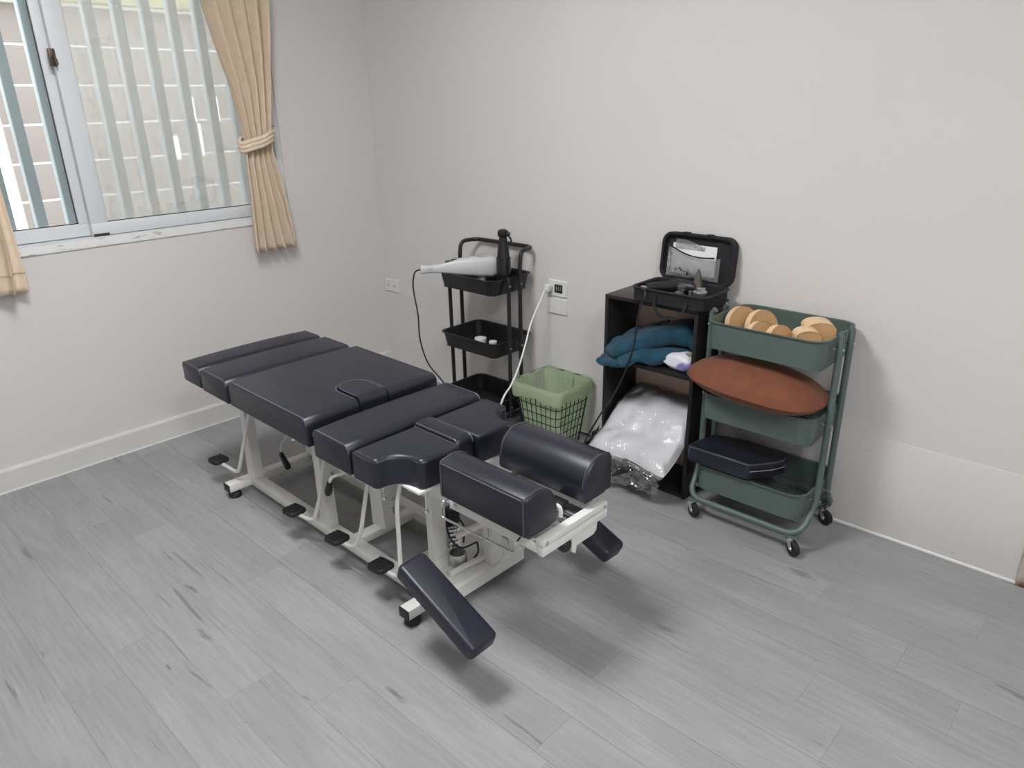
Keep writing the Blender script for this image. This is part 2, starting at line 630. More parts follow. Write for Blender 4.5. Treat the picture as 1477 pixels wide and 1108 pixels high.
# ------------------------------------------------------------------ window
win = tag(empty('window_1', (0, 0, 0)), kind='structure')
g = G()
g.box(-0.13, -0.012, WY0, WY1, WZ0, 0.992).box(-0.13, -0.01, WY0, WY1, WZ1 - 0.035, WZ1)
g.box(-0.13, -0.01, WY1 - 0.028, WY1, 0.992, WZ1 - 0.035).box(-0.13, -0.01, WY0, WY0 + 0.028, 0.992, WZ1 - 0.035)
g.build('window_frame', ALU, win)
G().box(-0.085, -0.082, WY0 + 0.03, WY1 - 0.03, 0.992, 1.004).build('window_track', ALU, win)
g = G()
g.loft([[(-0.012, y_, WZ0 - 0.01), (0.006, y_, WZ0 - 0.004), (0.006, y_, WZ0 + 0.003), (-0.012, y_, 0.985)] for y_ in (WY0, WY1)])
g.build('window_sill', SILL, win)


def sash(ya, yb, xa, xb, st_a, st_b):
    e = empty('sash', (0, 0, 0)); e.parent = win
    g = G()
    z0, z1 = 0.995, WZ1 - 0.04
    g.box(xa, xb, ya, yb, z0, 1.048, 0.002).box(xa, xb, ya, yb, z1 - 0.05, z1, 0.002)
    g.box(xa, xb, ya, ya + st_a, 1.048, z1 - 0.05, 0.002).box(xa, xb, yb - st_b, yb, 1.048, z1 - 0.05, 0.002)
    g.build('sash_frame', ALU, e)
    g = G(); xm = (xa + xb) / 2
    g.box(xm - 0.004, xm + 0.004, ya + st_a - 0.002, yb - st_b + 0.002, 1.047, 1.051)
    g.box(xm - 0.004, xm + 0.004, ya + st_a - 0.003, ya + st_a + 0.003, 1.05, z1 - 0.05).box(xm - 0.004, xm + 0.004, yb - st_b - 0.003, yb - st_b + 0.003, 1.05, z1 - 0.05)
    g.build('gasket', GASKET, e)
    G().box(xm - 0.0015, xm + 0.0015, ya + st_a, yb - st_b, 1.05, z1 - 0.052).build('pane', GLASS, e)
    return e


s1 = sash(-1.495, WY1 - 0.03, -0.046, -0.018, 0.068, 0.045)
s2 = sash(WY0 + 0.03, -1.455, -0.082, -0.054, 0.045, 0.075)
# latch on the meeting stile
lk = onx(74, 82, -0.016)
g = G(); g.box(-0.018, -0.004, lk.y - 0.012, lk.y + 0.014, lk.z - 0.035, lk.z + 0.03, 0.003)
g.tube([(-0.004, lk.y, lk.z), (0.012, lk.y + 0.004, lk.z - 0.01), (0.014, lk.y + 0.006, lk.z - 0.03)], 0.006)
g.build('latch', mat('tarnished_brass', (0.10, 0.08, 0.06), 0.45, 0.6), win)
g = G(); g.box(-0.020, -0.016, -1.493, -1.430, 0.992, 1.004)  # dark strip standing in for the black gap under the stile
g.build('dark_gap_strip', GASKET, win)
G().box(-0.118, -0.1165, -1.43, WY1 - 0.03, 0.995, WZ1 - 0.04).build('insect_screen', SCREEN, win)

# security bars outside
gr = thing('security_grille', (-0.27, -1.0, 0.9), 'grey vertical flat bars of the security grille outside the window', 'grille')
yb = -2.5
i = 0
barm = G().box(-0.024, 0.024, -0.020, 0.020, 0.0, 1.5, 0.002).mesh('bar', BARM)
while yb < 0.35:
    o = bpy.data.objects.new('bar', barm); COL.objects.link(o); o.parent = gr
    o.location = (0, -1.613 + 0.1215 * (i - 7) + 1.0, 0)
    yb = o.location.y - 1.0; i += 1
G().box(-0.015, 0.015, -1.6, 1.4, -0.03, 0.0).build('bottom_rail', BARM, gr)
G().box(-0.015, 0.015, -1.6, 1.4, 1.5, 1.53).build('top_rail', BARM, gr)

# outside: clad neighbour building, white house, ground
tag(G().box(-14, -0.2, -9, 9, -0.35, -0.3).build('ground', GROUND), kind='structure')
nb = thing('clad_shed', (-3.2, 0.3, -0.3), 'grey panel clad shed with bright gaps seen through the window bars', 'building')
G().box(-0.3, -0.05, -1.25, 2.5, 0, 2.56).build('shed_core', WHITEX, nb)
pm = G().box(-0.05, -0.038, -0.62, 0.62, 0.0, 0.262, 0.003).mesh('panel', PANELX)
for r_ in range(9):
    for c_ in range(3):
        o = bpy.data.objects.new('panel', pm); COL.objects.link(o); o.parent = nb
        o.location = (0, -0.63 + c_ * 1.245, 0.03 + r_ * 0.28)
G().box(-0.35, 0.08, -1.32, 2.55, 2.56, 2.66).build('roof_edge', SHRUB, nb)
for a_, b_ in (((268, 140), (284, 176)), ((303, 140), (318, 176)), ((248, 196), (262, 230)), ((284, 178), (296, 225))):
    p0, p1 = onx(*a_, -3.235), onx(*b_, -3.235)
    G().box(-0.037, -0.025, p0.y - 0.3, p1.y - 0.3, p1.z + 0.3, p0.z + 0.3, 0.002).build('bright_gap_board', WHITEX, nb)  # white boards, brightness of openings put into their colour
wh = thing('white_house', (-6.0, 2.0, -0.3), 'white rendered house beyond the clad shed outdoors', 'building')
G().box(-1.0, 0, -8, 5, 0, 2.0).build('house_wall', WHITEX, wh)
for k in range(4):
    G().box(-0.01, 0.03, -6.6 + k * 2.4, -5.7 + k * 2.4, 0.8, 1.7, 0.01).build('house_window', PANELX, wh)

# ------------------------------------------------------------------ curtains
def curtain(name, zs, label, folds, amp, group=None, seed=0.0):
    """zs: list of (z, y_left, y_right, x_centre, amplitude scale)"""
    zb, yb0, yb1 = zs[-1][0], zs[-1][1], zs[-1][2]
    root = thing(name, (0.06, (yb0 + yb1) / 2, zb), label, 'curtain', group)
    Z = [k[0] for k in zs]

    def at(z):
        zz = [-k for k in Z]
        return [float(np.interp(-z, zz, [k[c] for k in zs])) for c in (1, 2, 3, 4)]

    def sheet(s_, t_):
        z = Z[0] + (Z[-1] - Z[0]) * t_
        a, b, xc, am = at(z)
        w = s_ + 0.018 * math.sin(5 * s_ + 9 * t_ + seed)
        ph = 2 * PI * folds * s_ + 0.8 * math.sin(3.1 * t_ + seed) * (0.4 + s_)
        x = xc + am * amp * (math.sin(ph) + 0.35 * math.sin(2 * ph + 1.1 + seed))
        yy = a + (b - a) * min(1, max(0, w)) + 0.35 * am * amp * math.cos(ph)
        return (x, yy, z + 0.006 * math.sin(ph + 1.0) * (t_ > 0.95))
    off = Vector(root.location)
    g = G(); g.grid(sheet, folds * 16, 60)
    o = g.build('cloth', CURT, root, ang=80, off=off)
    md = o.modifiers.new('thick', 'SOLIDIFY'); md.thickness = 0.003

    def hem(s_, t_):
        p = Vector(sheet(s_, 1 - 0.001))
        z = Z[-1] + 0.078 - 0.003 * t_
        q = Vector(sheet(s_, (Z[0] - z) / (Z[0] - Z[-1])))
        return q + Vector((0.0035, 0, 0))
    g = G(); g.grid(hem, folds * 16, 1)
    g.build('hem_stitch', mat('hem_thread', (0.5, 0.39, 0.28), 0.9), root, ang=80, off=off)
    return root


ct = curtain('tied_curtain', [(2.29, -1.03, -0.59, 0.075, 1.0), (1.95, -0.925, -0.595, 0.072, 0.9), (1.6, -0.835, -0.628, 0.07, 0.7), (1.37, -0.800, -0.655, 0.068, 0.45),
                              (1.33, -0.800, -0.662, 0.068, 0.4), (1.28, -0.806, -0.655, 0.07, 0.5), (1.05, -0.818, -0.622, 0.075, 0.75), (0.832, -0.828, -0.592, 0.078, 0.9)],
             'beige curtain gathered by a fabric tie at the window', 5, 0.036, seed=0.7)
off = Vector(ct.location)
g = G()
pts = []
for k in range(26):
    a = 2 * PI * k / 26
    pts.append((0.066 + 0.045 * math.sin(a), -0.731 + 0.082 * math.cos(a), 1.345 + 0.016 * math.cos(a) + 0.008 * math.sin(2 * a)))
for dz, rr_ in ((0.0, 0.012), (0.018, 0.011), (-0.016, 0.010)):
    g.tube([(p[0], p[1], p[2] + dz + 0.004 * math.sin(i_ * 0.9)) for i_, p in enumerate(pts)], rr_, 8, closed=True)
g.tube(smooth([(0.075, -0.66, 1.36), (0.05, -0.63, 1.385), (0.025, -0.612, 1.40), (0.006, -0.603, 1.395)]), lambda t: 0.016 * (1 - 0.5 * t), 8)
g.build('tie_band', CURT, ct, ang=80, off=off)
G().box(0, 0.012, -0.607, -0.596, 1.375, 1.412, 0.002).build('tie_hook', BLACKP, ct, off=off)
curtain('hanging_curtain', [(2.30, -2.55, -1.80, 0.075, 1.0), (1.3, -2.52, -1.812, 0.075, 1.0), (0.825, -2.50, -1.80, 0.078, 1.0)],
        'beige curtain hanging loose beside the clear left window pane', 7, 0.034, seed=2.2)
rd = thing('curtain_rod', (0.075, -1.55, 2.345), 'slim white curtain rod above the window', 'curtain rod')
G().tube([(0, -1.1, 0), (0, 1.1, 0)], 0.012).build('pole', WHITEP, rd)
for yy in (-1.05, 1.05):
    G().box(-0.075, 0.0, yy - 0.01, yy + 0.01, -0.012, 0.012, 0.002).build('bracket', WHITEP, rd)

# ------------------------------------------------------------------ ceiling lamp, and an unseen panel near the door added as fill
DIFF = emit_mat('lamp_diffuser', (0.985, 0.99, 1.0), LAMP)
for (lx, ly), lab in (((1.75, -1.85), 'square white LED panel on the ceiling above the padded table'), ((4.2, -2.3), 'unseen square white fill panel added on the ceiling near the door')):
    l = thing('ceiling_lamp', (lx, ly, ZM), lab, 'ceiling light', 'LED ceiling panels')
    g = G()
    for a, b, c, d in ((-.32, .32, -.32, -.295), (-.32, .32, .295, .32), (-.32, -.295, -.295, .295), (.295, .32, -.295, .295)):
        g.box(a, b, c, d, -0.05, 0.0, 0.003)
    g.build('lamp_frame', WHITEP, l)
    G().box(-.295, .295, -.295, .295, -0.042, -0.03).build('diffuser', DIFF, l)

# ------------------------------------------------------------------ outlets
def plate(name, xa, xb, za, zb, label):
    c = Vector(((xa + xb) / 2, 0, (za + zb) / 2))
    r_ = thing(name, c, label, 'outlet')
    w, h = (xb - xa), (zb - za)
    Mx = Matrix.Rotation(R(90), 4, 'X')
    g = G(); g.loft([rr(0, 0, w, h, 0.006, 0.0), rr(0, 0, w, h, 0.006, 0.005), rr(0, 0, w - 0.006, h - 0.006, 0.005, 0.009)], M=Mx)
    g.build('plate', OUTLET, r_)
    return r_, w, h


o1, w, h = plate('wall_outlet', 1.262, 1.375, 0.650, 0.727, 'white twin wall socket with a white cable plugged in')
G().box(-0.012, 0.034, -0.012, -0.008, -0.018, 0.020, 0.001).build('socket_module', DARKS, o1)
g = G()
for (a, b) in ((-0.002, 0.003), (0.010, 0.003), (0.022, 0.006)):
    g.box(a, a + 0.005, -0.0135, -0.0115, b - 0.012, b + 0.006)
g.build('socket_contacts', STEEL, o1)
plate('blank_wall_plate', 1.258, 1.375, 0.566, 0.643, 'blank white wall plate below the twin socket')
o3, w, h = plate('corner_wall_outlet', 0.012, 0.132, 0.478, 0.552, 'pale wall socket low beside the room corner')
for a in (-0.03, 0.025):
    for b in (0.0,):
        g = G(); g.box(a - 0.004, a - 0.001, -0.010, -0.0085, b - 0.005, b + 0.005).box(a + 0.005, a + 0.008, -0.010, -0.0085, b - 0.005, b + 0.005)
        g.build('socket_slots', DARKS, o3)

# ------------------------------------------------------------------ treatment table
TX, TY, TR = 1.25, -1.20, R(-0.8)
T = thing('chiropractic_table', (TX, TY, 0), 'navy padded drop-section treatment table on a white steel frame', 'treatment table', rz=TR)
ct_, st_ = math.cos(-TR), math.sin(-TR)


def loc(p, z=None):
    """room point -> table's own frame"""
    x, y_ = p[0] - TX, p[1] - TY
    return Vector((x * ct_ - y_ * st_, x * st_ + y_ * ct_, p[2] if z is None else z))


def padprofile(u0, u1, z0, z1, r0, r1, k=6):
    pts = [(u0 + 0.004, z0), (u1 - 0.004, z0), (u1, z0 + 0.004)]
    for j in range(k + 1):
        a = PI / 2 * j / k
        pts.append((u1 - r1 + r1 * math.cos(a), z1 - r1 + r1 * math.sin(a)))
    for j in range(k + 1):
        a = PI / 2 + PI / 2 * j / k
        pts.append((u0 + r0 + r0 * math.cos(a), z1 - r0 + r0 * math.sin(a)))
    pts.append((u0, z0 + 0.004))
    return pts


def padbody(u0, u1, v0, v1, z0, z1, r0=0.026, r1=0.026):
    prof = padprofile(u0, u1, z0, z1, r0, r1)
    cu, cz = (u0 + u1) / 2, (z0 + z1) / 2

    def ring(v, ins, crown):
        out = []
        for (a, b) in prof:
            a2 = a + (-ins if a > cu else ins)
            b2 = b + (-ins if b > cz else ins)
            if b > cz:
                b2 += crown
            out.append((a2, v, b2))
        return out
    vs = [(v0, 0.006, 0), (v0 + 0.002, 0.002, 0), (v0 + 0.006, 0, 0)]
    for k in range(1, 8):
        t = k / 8
        vs.append((v0 + (v1 - v0) * t, 0, 0.006 * math.sin(PI * t) ** 0.6))
    vs += [(v1 - 0.006, 0, 0), (v1 - 0.002, 0.002, 0), (v1, 0.006, 0)]
    g = G(); g.loft([ring(*k) for k in vs])
    return g, prof


def padseam(parent, prof, v, z0):
    g = G()
    for dv, dz in ((0.0, 0.0),):
        pts = [(a, v, b - 0.001) for a, b in prof if b > z0 + 0.015]
        cu = sum(p[0] for p in pts) / len(pts)
        pts = [(cu + (p[0] - cu) * 0.985, p[1], p[2]) for p in pts]
        g.tube(pts, 0.0027, 6)
    return g.build('seam', SEAM, parent)


HV = 0.275
for nm, u0, u1, z0, z1, lab in (('foot_pad', -0.665, -0.511, 0.478, 0.562, None), ('leg_pad', -0.503, -0.292, 0.474, 0.566, None), ('chest_pad', 0.290, 0.487, 0.457, 0.556, None)):
    g, prof = padbody(u0, u1, -HV, HV, z0, z1)
    o = g.build(nm, LEATHER, T)
    for sg in (-1, 1):
        padseam(o, prof, sg * (HV - 0.0035), z0)
# long pelvic pad with its U-shaped insert
g, prof = padbody(-0.270, 0.258, -HV, HV, 0.476, 0.575)
def ushape(w, ln, n=10):
    c = 0.255 - ln + w
    pts = [(0.32, -w), (0.32, w)]
    for j in range(n + 1):
        a = PI / 2 + PI * j / n
        pts.append((c + w * 1.0 * math.cos(a), -0.0 + w * math.sin(a)))
    return [(p[0], p[1] - 0.008) for p in pts]
cut = G(); cut.prism(ushape(0.062, 0.168), 0.4, 0.7)
body = boolean(g, cut, 'DIFFERENCE')
o = body.build('pelvic_pad', LEATHER, T)
for sg in (-1, 1):
    padseam(o, prof, sg * (HV - 0.0035), 0.476)
g2, prof2 = padbody(-0.270, 0.258, -HV, HV, 0.476, 0.5795)
un_ = [(0.236, -0.076)] + [p for p in reversed(ushape(0.067, 0.173)) if p[0] < 0.26][0:] + [(0.236, 0.060)]
G().tube([(p[0], p[1], 0.5805) for p in un_], 0.0022, 6).build('seam', SEAM, o)
cut = G(); cut.prism(ushape(0.0565, 0.1625), 0.4, 0.7)
ins = boolean(g2, cut, 'INTERSECT')
oi_ = ins.build('pelvic_insert', LEATHER, T)
tag(oi_, 'U-shaped insert pad')
up_ = [p for p in ushape(0.0550, 0.1610) if p[0] < 0.26]
ln_ = [(0.235, up_[0][1])] + up_ + [(0.235, up_[-1][1])]
G().tube([(p[0], p[1], 0.5850) for p in ln_], 0.002, 6).build('seam', SEAM, oi_)
# shoulder pads with arm cut-outs
arc = smooth([(0.622, -0.275, 0), (0.620, -0.248, 0), (0.630, -0.218, 0), (0.655, -0.195, 0), (0.690, -0.186, 0), (0.716, -0.190, 0)], 5)
half = [(0.508, -0.275), (0.560, -0.275), (0.600, -0.275)]
for j in range(1, 6):
    a = -PI / 2 + PI / 2 * j / 6
    half.append((0.600 + 0.0205 * math.cos(a), -0.2545 + 0.0205 * math.sin(a)))
half += [(p.x, p.y) for p in arc if p.y > -0.250 and p.x < 0.695]
for j in range(1, 7):
    a = -PI / 2 + PI / 2 * j / 6
    half.append((0.700 + 0.0215 * math.cos(a), -0.166 + 0.0215 * math.sin(a)))
half += [(0.722, -0.12), (0.722, -0.038), (0.6, -0.036), (0.508, -0.036)]
for sg in (-1, 1):
    ol = half if sg < 0 else [(a, -b) for a, b in reversed(half)]
    g = G(); g.prism(ol, 0.457, 0.553, 0.016, k=5)
    o = g.build('shoulder_pad', LEATHER, T)
    edge = [(a_ - 0.002 * (a_ > 0.53), -(b_ + 0.003) * sg, 0.5425) for a_, b_ in half if b_ < -0.165]
    G().tube(edge, 0.0022, 6).build('seam', SEAM, o)
    e2 = [(a, 0.041 * sg, 0.5495) for a in (0.512, 0.6, 0.712)]
    G().tube(e2, 0.002, 6).build('seam', SEAM, o)
g, prof = padbody(0.500, 0.706, -0.033, 0.033, 0.460, 0.557, 0.012, 0.022)
o = g.build('sternum_pad', LEATHER, T)
for sg in (-1, 1):
    padseam(o, prof, sg * 0.030, 0.46)
# head cushions with a deep round on the inner shoulder
for sg in (-1, 1):
    prof = [(0.057, 0.470), (0.061, 0.466), (0.176, 0.466), (0.180, 0.470), (0.180, 0.567), (0.178, 0.574), (0.172, 0.579)]
    for j in range(10):
        a = R(88 + 92 * j / 9)
        prof.append((0.057 + 0.074 + 0.074 * math.cos(a), 0.586 - 0.078 + 0.078 * math.sin(a)))
    g = G()
    cy, cz = 0.118, 0.525

    def hring(u, k):
        return [(u, sg * (cy + (a - cy) * k), cz + (b - cz) * k) for a, b in prof]
    g.loft([hring(0.786, 0.9), hring(0.789, 0.965), hring(0.797, 1.0), hring(1.108, 1.0), hring(1.117, 0.97), hring(1.120, 0.9)])
    o = g.build('head_cushion', LEATHER, T, ang=60)
    for uu in (0.797, 1.110):
        G().tube([(uu, sg * a, b) for a, b in prof[3:]], 0.002, 6).build('seam', SEAM, o)
    G().tube([(u, sg * 0.1795, 0.572) for u in (0.80, 0.95, 1.105)], 0.0022, 6).build('seam', SEAM, o)
    G().box(0.80, 1.11, sg * 0.118 - 0.045, sg * 0.118 + 0.045, 0.456, 0.466, 0.001).build('cushion_board', BLACKP, o)

# armrests sloping down beside the head end
for sg in (-1, 1):
    ang_ = math.atan2(0.125, 0.30)
    Mx = Matrix.Translation(Vector((0.915, sg * 0.288, 0.226))) @ Matrix.Rotation(ang_, 4, 'Y') @ Matrix.Rotation(R(-4 * sg), 4, 'X')
    g = G()
    ol = [(p.x, p.y) for p in rr(0, 0, 0.325, 0.096, 0.016, 0, 4)]
    g.prism(ol, -0.024, 0.024, 0.014, M=Mx, k=4)
    o = g.build('armrest', LEATHER, T)
    g = G()
    g.tube(fillet([Mx @ Vector((-0.10, 0, -0.030)), Mx @ Vector((-0.13, 0, -0.05)), Vector((0.76, sg * 0.245, 0.20)), Vector((0.683, sg * 0.205, 0.11)), Vector((0.683, sg * 0.205, 0.066))], 0.02), 0.007, 8)
    g.box(-0.12, 0.10, -0.025, 0.025, -0.031, -0.0255, 0.001, M=Mx)
    g.build('armrest_bracket', WHITEM, o)

# base frame
g = G()
for u0, u1 in ((-0.497, -0.452), (0.660, 0.704)):
    g.box(u0, u1, -0.262, 0.262, 0.032, 0.066, 0.003)
for sg in (-1, 1):
    g.box(-0.455, 0.665, min(sg * 0.120, sg * 0.166), max(sg * 0.120, sg * 0.166), 0.030, 0.064, 0.003)
g.box(0.215, 0.262, -0.122, 0.122, 0.034, 0.064, 0.003)
g.build('base_frame', WHITEM, T)
for u in (-0.4745, 0.682):
    for sg in (-1, 1):
        ul, uh = u - 0.0225, u + 0.0225
        G().box(ul, uh, sg * 0.262 - 0.003, sg * 0.262 + 0.003, 0.032, 0.066, 0.002).build('end_cap', BLACKP, T)
        G().lathe([(0.022, 0.0), (0.026, 0.003), (0.026, 0.014), (0.020, 0.022), (0.010, 0.033)], (u, sg * 0.232, 0)).build('foot', BLACKR, T)
# head end base plate
g = G()
g.box(0.50, 0.738, -0.118, 0.215, 0.066, 0.071, 0.001)
g.loft([[(0.736, v, 0.030), (0.739, v, 0.030), (0.739, v, 0.071), (0.736, v, 0.071)] for v in (-0.09, 0.215)])
g.build('base_plate', WHITEM, T)


def upright(nm, u0, u1, v0, v1, z0, z1, taper_l, taper_r, parent=None):
    gg = G()
    gg.loft([[(u0, v0, z0), (u1, v0, z0), (u1, v1, z0), (u0, v1, z0)],
             [(u0 + taper_l, v0, z1), (u1 - taper_r, v0, z1), (u1 - taper_r, v1, z1), (u0 + taper_l, v1, z1)]])
    return gg.build(nm, WHITEM, parent or T)


for sg in (-1, 1):
    a, b = sorted((sg * 0.118, sg * 0.158))
    upright('upright', -0.494, -0.432, a, b, 0.064, 0.44, 0.030, 0.008)
    upright('upright', 0.060, 0.118, a, b, 0.064, 0.44, 0.004, 0.022)
upright('centre_upright', 0.205, 0.285, -0.030, 0.012, 0.064, 0.43, 0.0, 0.030)
upright('column', 0.566, 0.598, -0.062, -0.008, 0.071, 0.34, 0.0, 0.0)
g = G()
g.loft([[(0.550, -0.07, 0.071), (0.614, -0.07, 0.071), (0.614, 0.0, 0.071), (0.550, 0.0, 0.071)], [(0.562, -0.064, 0.098), (0.602, -0.064, 0.098), (0.602, -0.006, 0.098), (0.562, -0.006, 0.098)]])
g.build('column_gusset', WHITEM, T)
upright('rear_column', 0.685, 0.725, 0.072, 0.125, 0.071, 0.30, 0.0, 0.0)
# upper carriage
g = G()
for sg in (-1, 1):
    a, b = sorted((sg * 0.118, sg * 0.152))
    g.box(-0.62, 0.20, a, b, 0.440, 0.474, 0.003)
g.box(-0.60, -0.56, -0.15, 0.15, 0.445, 0.472, 0.003)
g.box(-0.10, -0.06, -0.15, 0.15, 0.442, 0.472, 0.003)
g.box(0.16, 0.20, -0.15, 0.15, 0.442, 0.470, 0.003)
g.build('upper_frame', WHITEM, T)
g = G()
g.box(0.20, 0.61, -0.075, -0.050, 0.385, 0.447, 0.002).box(0.20, 0.61, 0.050, 0.075, 0.385, 0.447, 0.002)
g.box(0.20, 0.61, -0.075, 0.075, 0.441, 0.447, 0.001)
g.box(0.30, 0.72, -0.20, 0.20, 0.448, 0.4565, 0.001)
g.build('chest_beam', WHITEM, T)
G().box(0.556, 0.612, -0.074, 0.002, 0.335, 0.45, 0.002).build('column_head', WHITEM, T)
# drop-section plates with bolts, springs and screws
for uu, vv in ((-0.45, -0.20), (0.02, -0.20), (0.345, -0.215), (0.375, -0.10), (0.455, -0.14), (0.475, -0.05), (0.62, -0.1)):
    g = G()
    zb_ = 0.31 if vv > -0.19 else 0.405
    g.cyl((uu, vv, zb_), (uu, vv, 0.4565 if uu > 0.25 else 0.475), 0.0035, 8)
    for k in range(7):
        zc = 0.456 - 0.007 * k
        g.lathe([(0.0035, zc - 0.005), (0.0075, zc - 0.0025), (0.0035, zc)], (uu, vv, 0), 10)
    g.lathe([(0.007, zb_ - 0.004), (0.007, zb_ + 0.006)], (uu, vv, 0), 6)
    g.build('spring_screw', CHROME, T)
for uu, vv in ((-0.44, -0.20), (0.035, -0.20), (0.36, -0.205)):
    G().box(uu - 0.012, uu + 0.02, vv - 0.015, vv + 0.01, 0.425, 0.458, 0.002).build('pivot_block', STEEL, T)

# foot pedals on bent rods
pedal_rods = [((358, 603), (349, 655), (343, 676), (315, 663)), ((467, 668), (461, 720), (452, 747), (424, 736)), ((529, 703), (521, 765), (513, 789), (486, 776)), ((573, 740), (565, 800), (575, 828), (549, 816))]
for (a, b, c, d) in pedal_rods:
    pt = loc(ony(*a, -1.385)); pt.z = max(pt.z, 0.35)
    pb = loc(ony(*b, -1.402))
    pp = loc(onz(*d, 0.118))
    pc = loc(ony(*c, -1.408)); pc.z = 0.106
    if a[0] == 573:
        pc = Vector((pp.x + 0.085, pp.y + 0.01, 0.106)); pb = Vector((pp.x + 0.092, pp.y + 0.012, 0.16))
    pt2 = Vector((pt.x + 0.01, pt.y + 0.02, 0.445))
    rod = G().tube(fillet([pt2, pt, pb, pc, Vector((pp.x, pp.y, 0.108))], 0.035, 6), 0.0075, 10).build('pedal_rod', WHITEM, T)
    Mx = Matrix.Translation(Vector((pp.x, pp.y, 0.118))) @ Matrix.Rotation(R(-6), 4, 'Y')
    g = G(); g.loft([[Mx @ q for q in rr(0, 0, 0.076 + e_, 0.066 + e_, 0.014, z_, 4)] for e_, z_ in ((-0.006, -0.010), (0, -0.006), (0, 0.004), (-0.006, 0.008))])
    ped = g.build('pedal', BLACKR, rod)
    g = G()
    for i_ in range(5):
        for j_ in range(4):
            g.box(-0.033 + i_ * 0.0145, -0.025 + i_ * 0.0145, -0.026 + j_ * 0.0145, -0.018 + j_ * 0.0145, 0.007, 0.0105, M=Mx)
    # tread knobs belong to the same rubber cap
    g.build('pedal_tread', BLACKR, rod)
    G().cyl(pt2 + Vector((0, -0.012, -0.01)), pt2 + Vector((0, 0.014, -0.01)), 0.010).build('rod_pivot', STEEL, rod)

# lock levers with black grips
g = G()
l0, l1 = loc(ony(402, 648, -1.28)), loc(ony(416, 675, -1.30))
lev = G().tube(fillet([Vector((l0.x + 0.02, 0.10, 0.40)), Vector((l0.x - 0.01, 0.02, 0.30)), l0 + Vector((0, 0.012, 0.012)), l0 + (l1 - l0) * 0.3], 0.02), 0.005, 8).build('lock_lever', WHITEM, T)
dd = (l1 - l0)
G().tube([l0 + dd * 0.22, l0 + dd * 0.3, l0 + dd * 0.9, l1], lambda t: (0.0075, 0.010, 0.0135, 0.011)[min(3, int(t * 3 + 0.5))], 12).build('grip', BLACKP, lev)
m0, m1 = loc(ony(477, 689, -1.42)), loc(ony(473, 713, -1.42))
m2 = loc(ony(512, 676, -1.36))
lev = G().tube(fillet([m2 + Vector((0.03, 0.1, 0.02)), m2, m0, m0 + (m1 - m0) * 0.35], 0.015), 0.0055, 8).build('lock_lever', WHITEM, T)
dd = m1 - m0
G().tube([m0 + dd * 0.25, m0 + dd * 0.35, m0 + dd * 0.85, m1], lambda t: (0.008, 0.011, 0.014, 0.010)[min(3, int(t * 3 + 0.5))], 12).build('grip', BLACKP, lev)

# head carriage
g = G()
for sg in (-1, 1):
    a, b = sorted((sg * 0.118, sg * 0.136))
    g.box(0.775, 1.135, a, b, 0.402, 0.432, 0.002)
g.box(1.112, 1.138, -0.138, 0.138, 0.428, 0.448, 0.002)
g.box(1.118, 1.138, -0.138, 0.138, 0.400, 0.424, 0.002)
g.box(0.80, 0.83, -0.13, 0.13, 0.405, 0.435, 0.002)
hf = g.build('head_frame', WHITEM, T)
for sg in (-1, 1):
    G().cyl((1.134, sg * 0.122, 0.437), (1.1415, sg * 0.122, 0.437), 0.006, 10).build('bolt', CHROME, hf)
    G().cyl((0.80, sg * 0.134, 0.418), (0.80, sg * 0.142, 0.418), 0.008, 12).build('bolt', CHROME, hf)
g = G(); g.prism([(0.0, 0.0), (0.015, -0.012), (0.02, 0.012), (0.095, 0.012), (0.108, 0.022), (0.112, 0.055), (0.0, 0.055)], 0.0, 0.006, 0.001, M=Matrix.Translation((1.126, -0.01, 0.350)) @ Matrix(((0, 0, 1, 0), (1, 0, 0, 0), (0, 1, 0, 0), (0, 0, 0, 1))))
g.build('tilt_plate', WHITEM, hf)
G().lathe([(0.018, 0), (0.021, 0.004), (0.021, 0.018), (0.016, 0.024)], (0, 0, 0), 14, M=Matrix.Translation((1.105, -0.025, 0.375)) @ Matrix.Rotation(R(90), 4, 'Y')).build('tilt_knob', BLACKP, hf)
for sg in (-1, 1):
    a, b = sorted((sg * 0.09, sg * 0.096))
    g = G(); g.loft([[(0.55, a, 0.44), (0.55, b, 0.44), (0.55, b, 0.36), (0.55, a, 0.36)], [(0.86, a, 0.425), (0.86, b, 0.425), (0.86, b, 0.395), (0.86, a, 0.395)]])
    g.build('carriage_plate', WHITEM, T)
g = G()
g.box(0.61, 0.82, -0.03, 0.03, 0.36, 0.40, 0.003)
g.build('lift_link', WHITEM, T)
g = G(); g.tube([(0.66, -0.02, 0.20), (0.72, 0.12, 0.235)], 0.012, 10); g.build('cam_lever', WHITEM, T)
for vv in (-0.035, 0.0, 0.035):
    g = G(); g.box(0.82, 1.11, vv - 0.008, vv + 0.008, 0.428, 0.440, 0.001); g.build('slide_rail', STEEL, hf)
G().tube(fillet([(0.99, -0.03, 0.445), (0.99, -0.03, 0.475), (1.09, -0.01, 0.478), (1.09, -0.01, 0.445)], 0.02), 0.006, 8).build('paper_loop', WHITEM, hf)
G().box(1.02, 1.07, 0.02, 0.05, 0.440, 0.462, 0.003).build('latch_block', BLACKP, hf)
w_ = [loc(ony(*q, -1.37)) for q in ((638, 727), (637, 746), (740, 797), (743.6, 783.6))]
w_[0].z = 0.43
g = G(); g.tube(fillet([Vector((w_[0].x, w_[0].y + 0.04, 0.432))] + w_ + [w_[3] + Vector((0.0, 0.03, 0.012))], 0.012), 0.0034, 8)
g.build('wire_handle', CHROME, T)
for uu in (0.93, 1.00, 1.035):
    G().cyl((uu, -0.127, 0.37 if uu < 0.95 else 0.43), (uu, -0.127, 0.455), 0.006, 10).build('stop_pin', STEEL, hf)
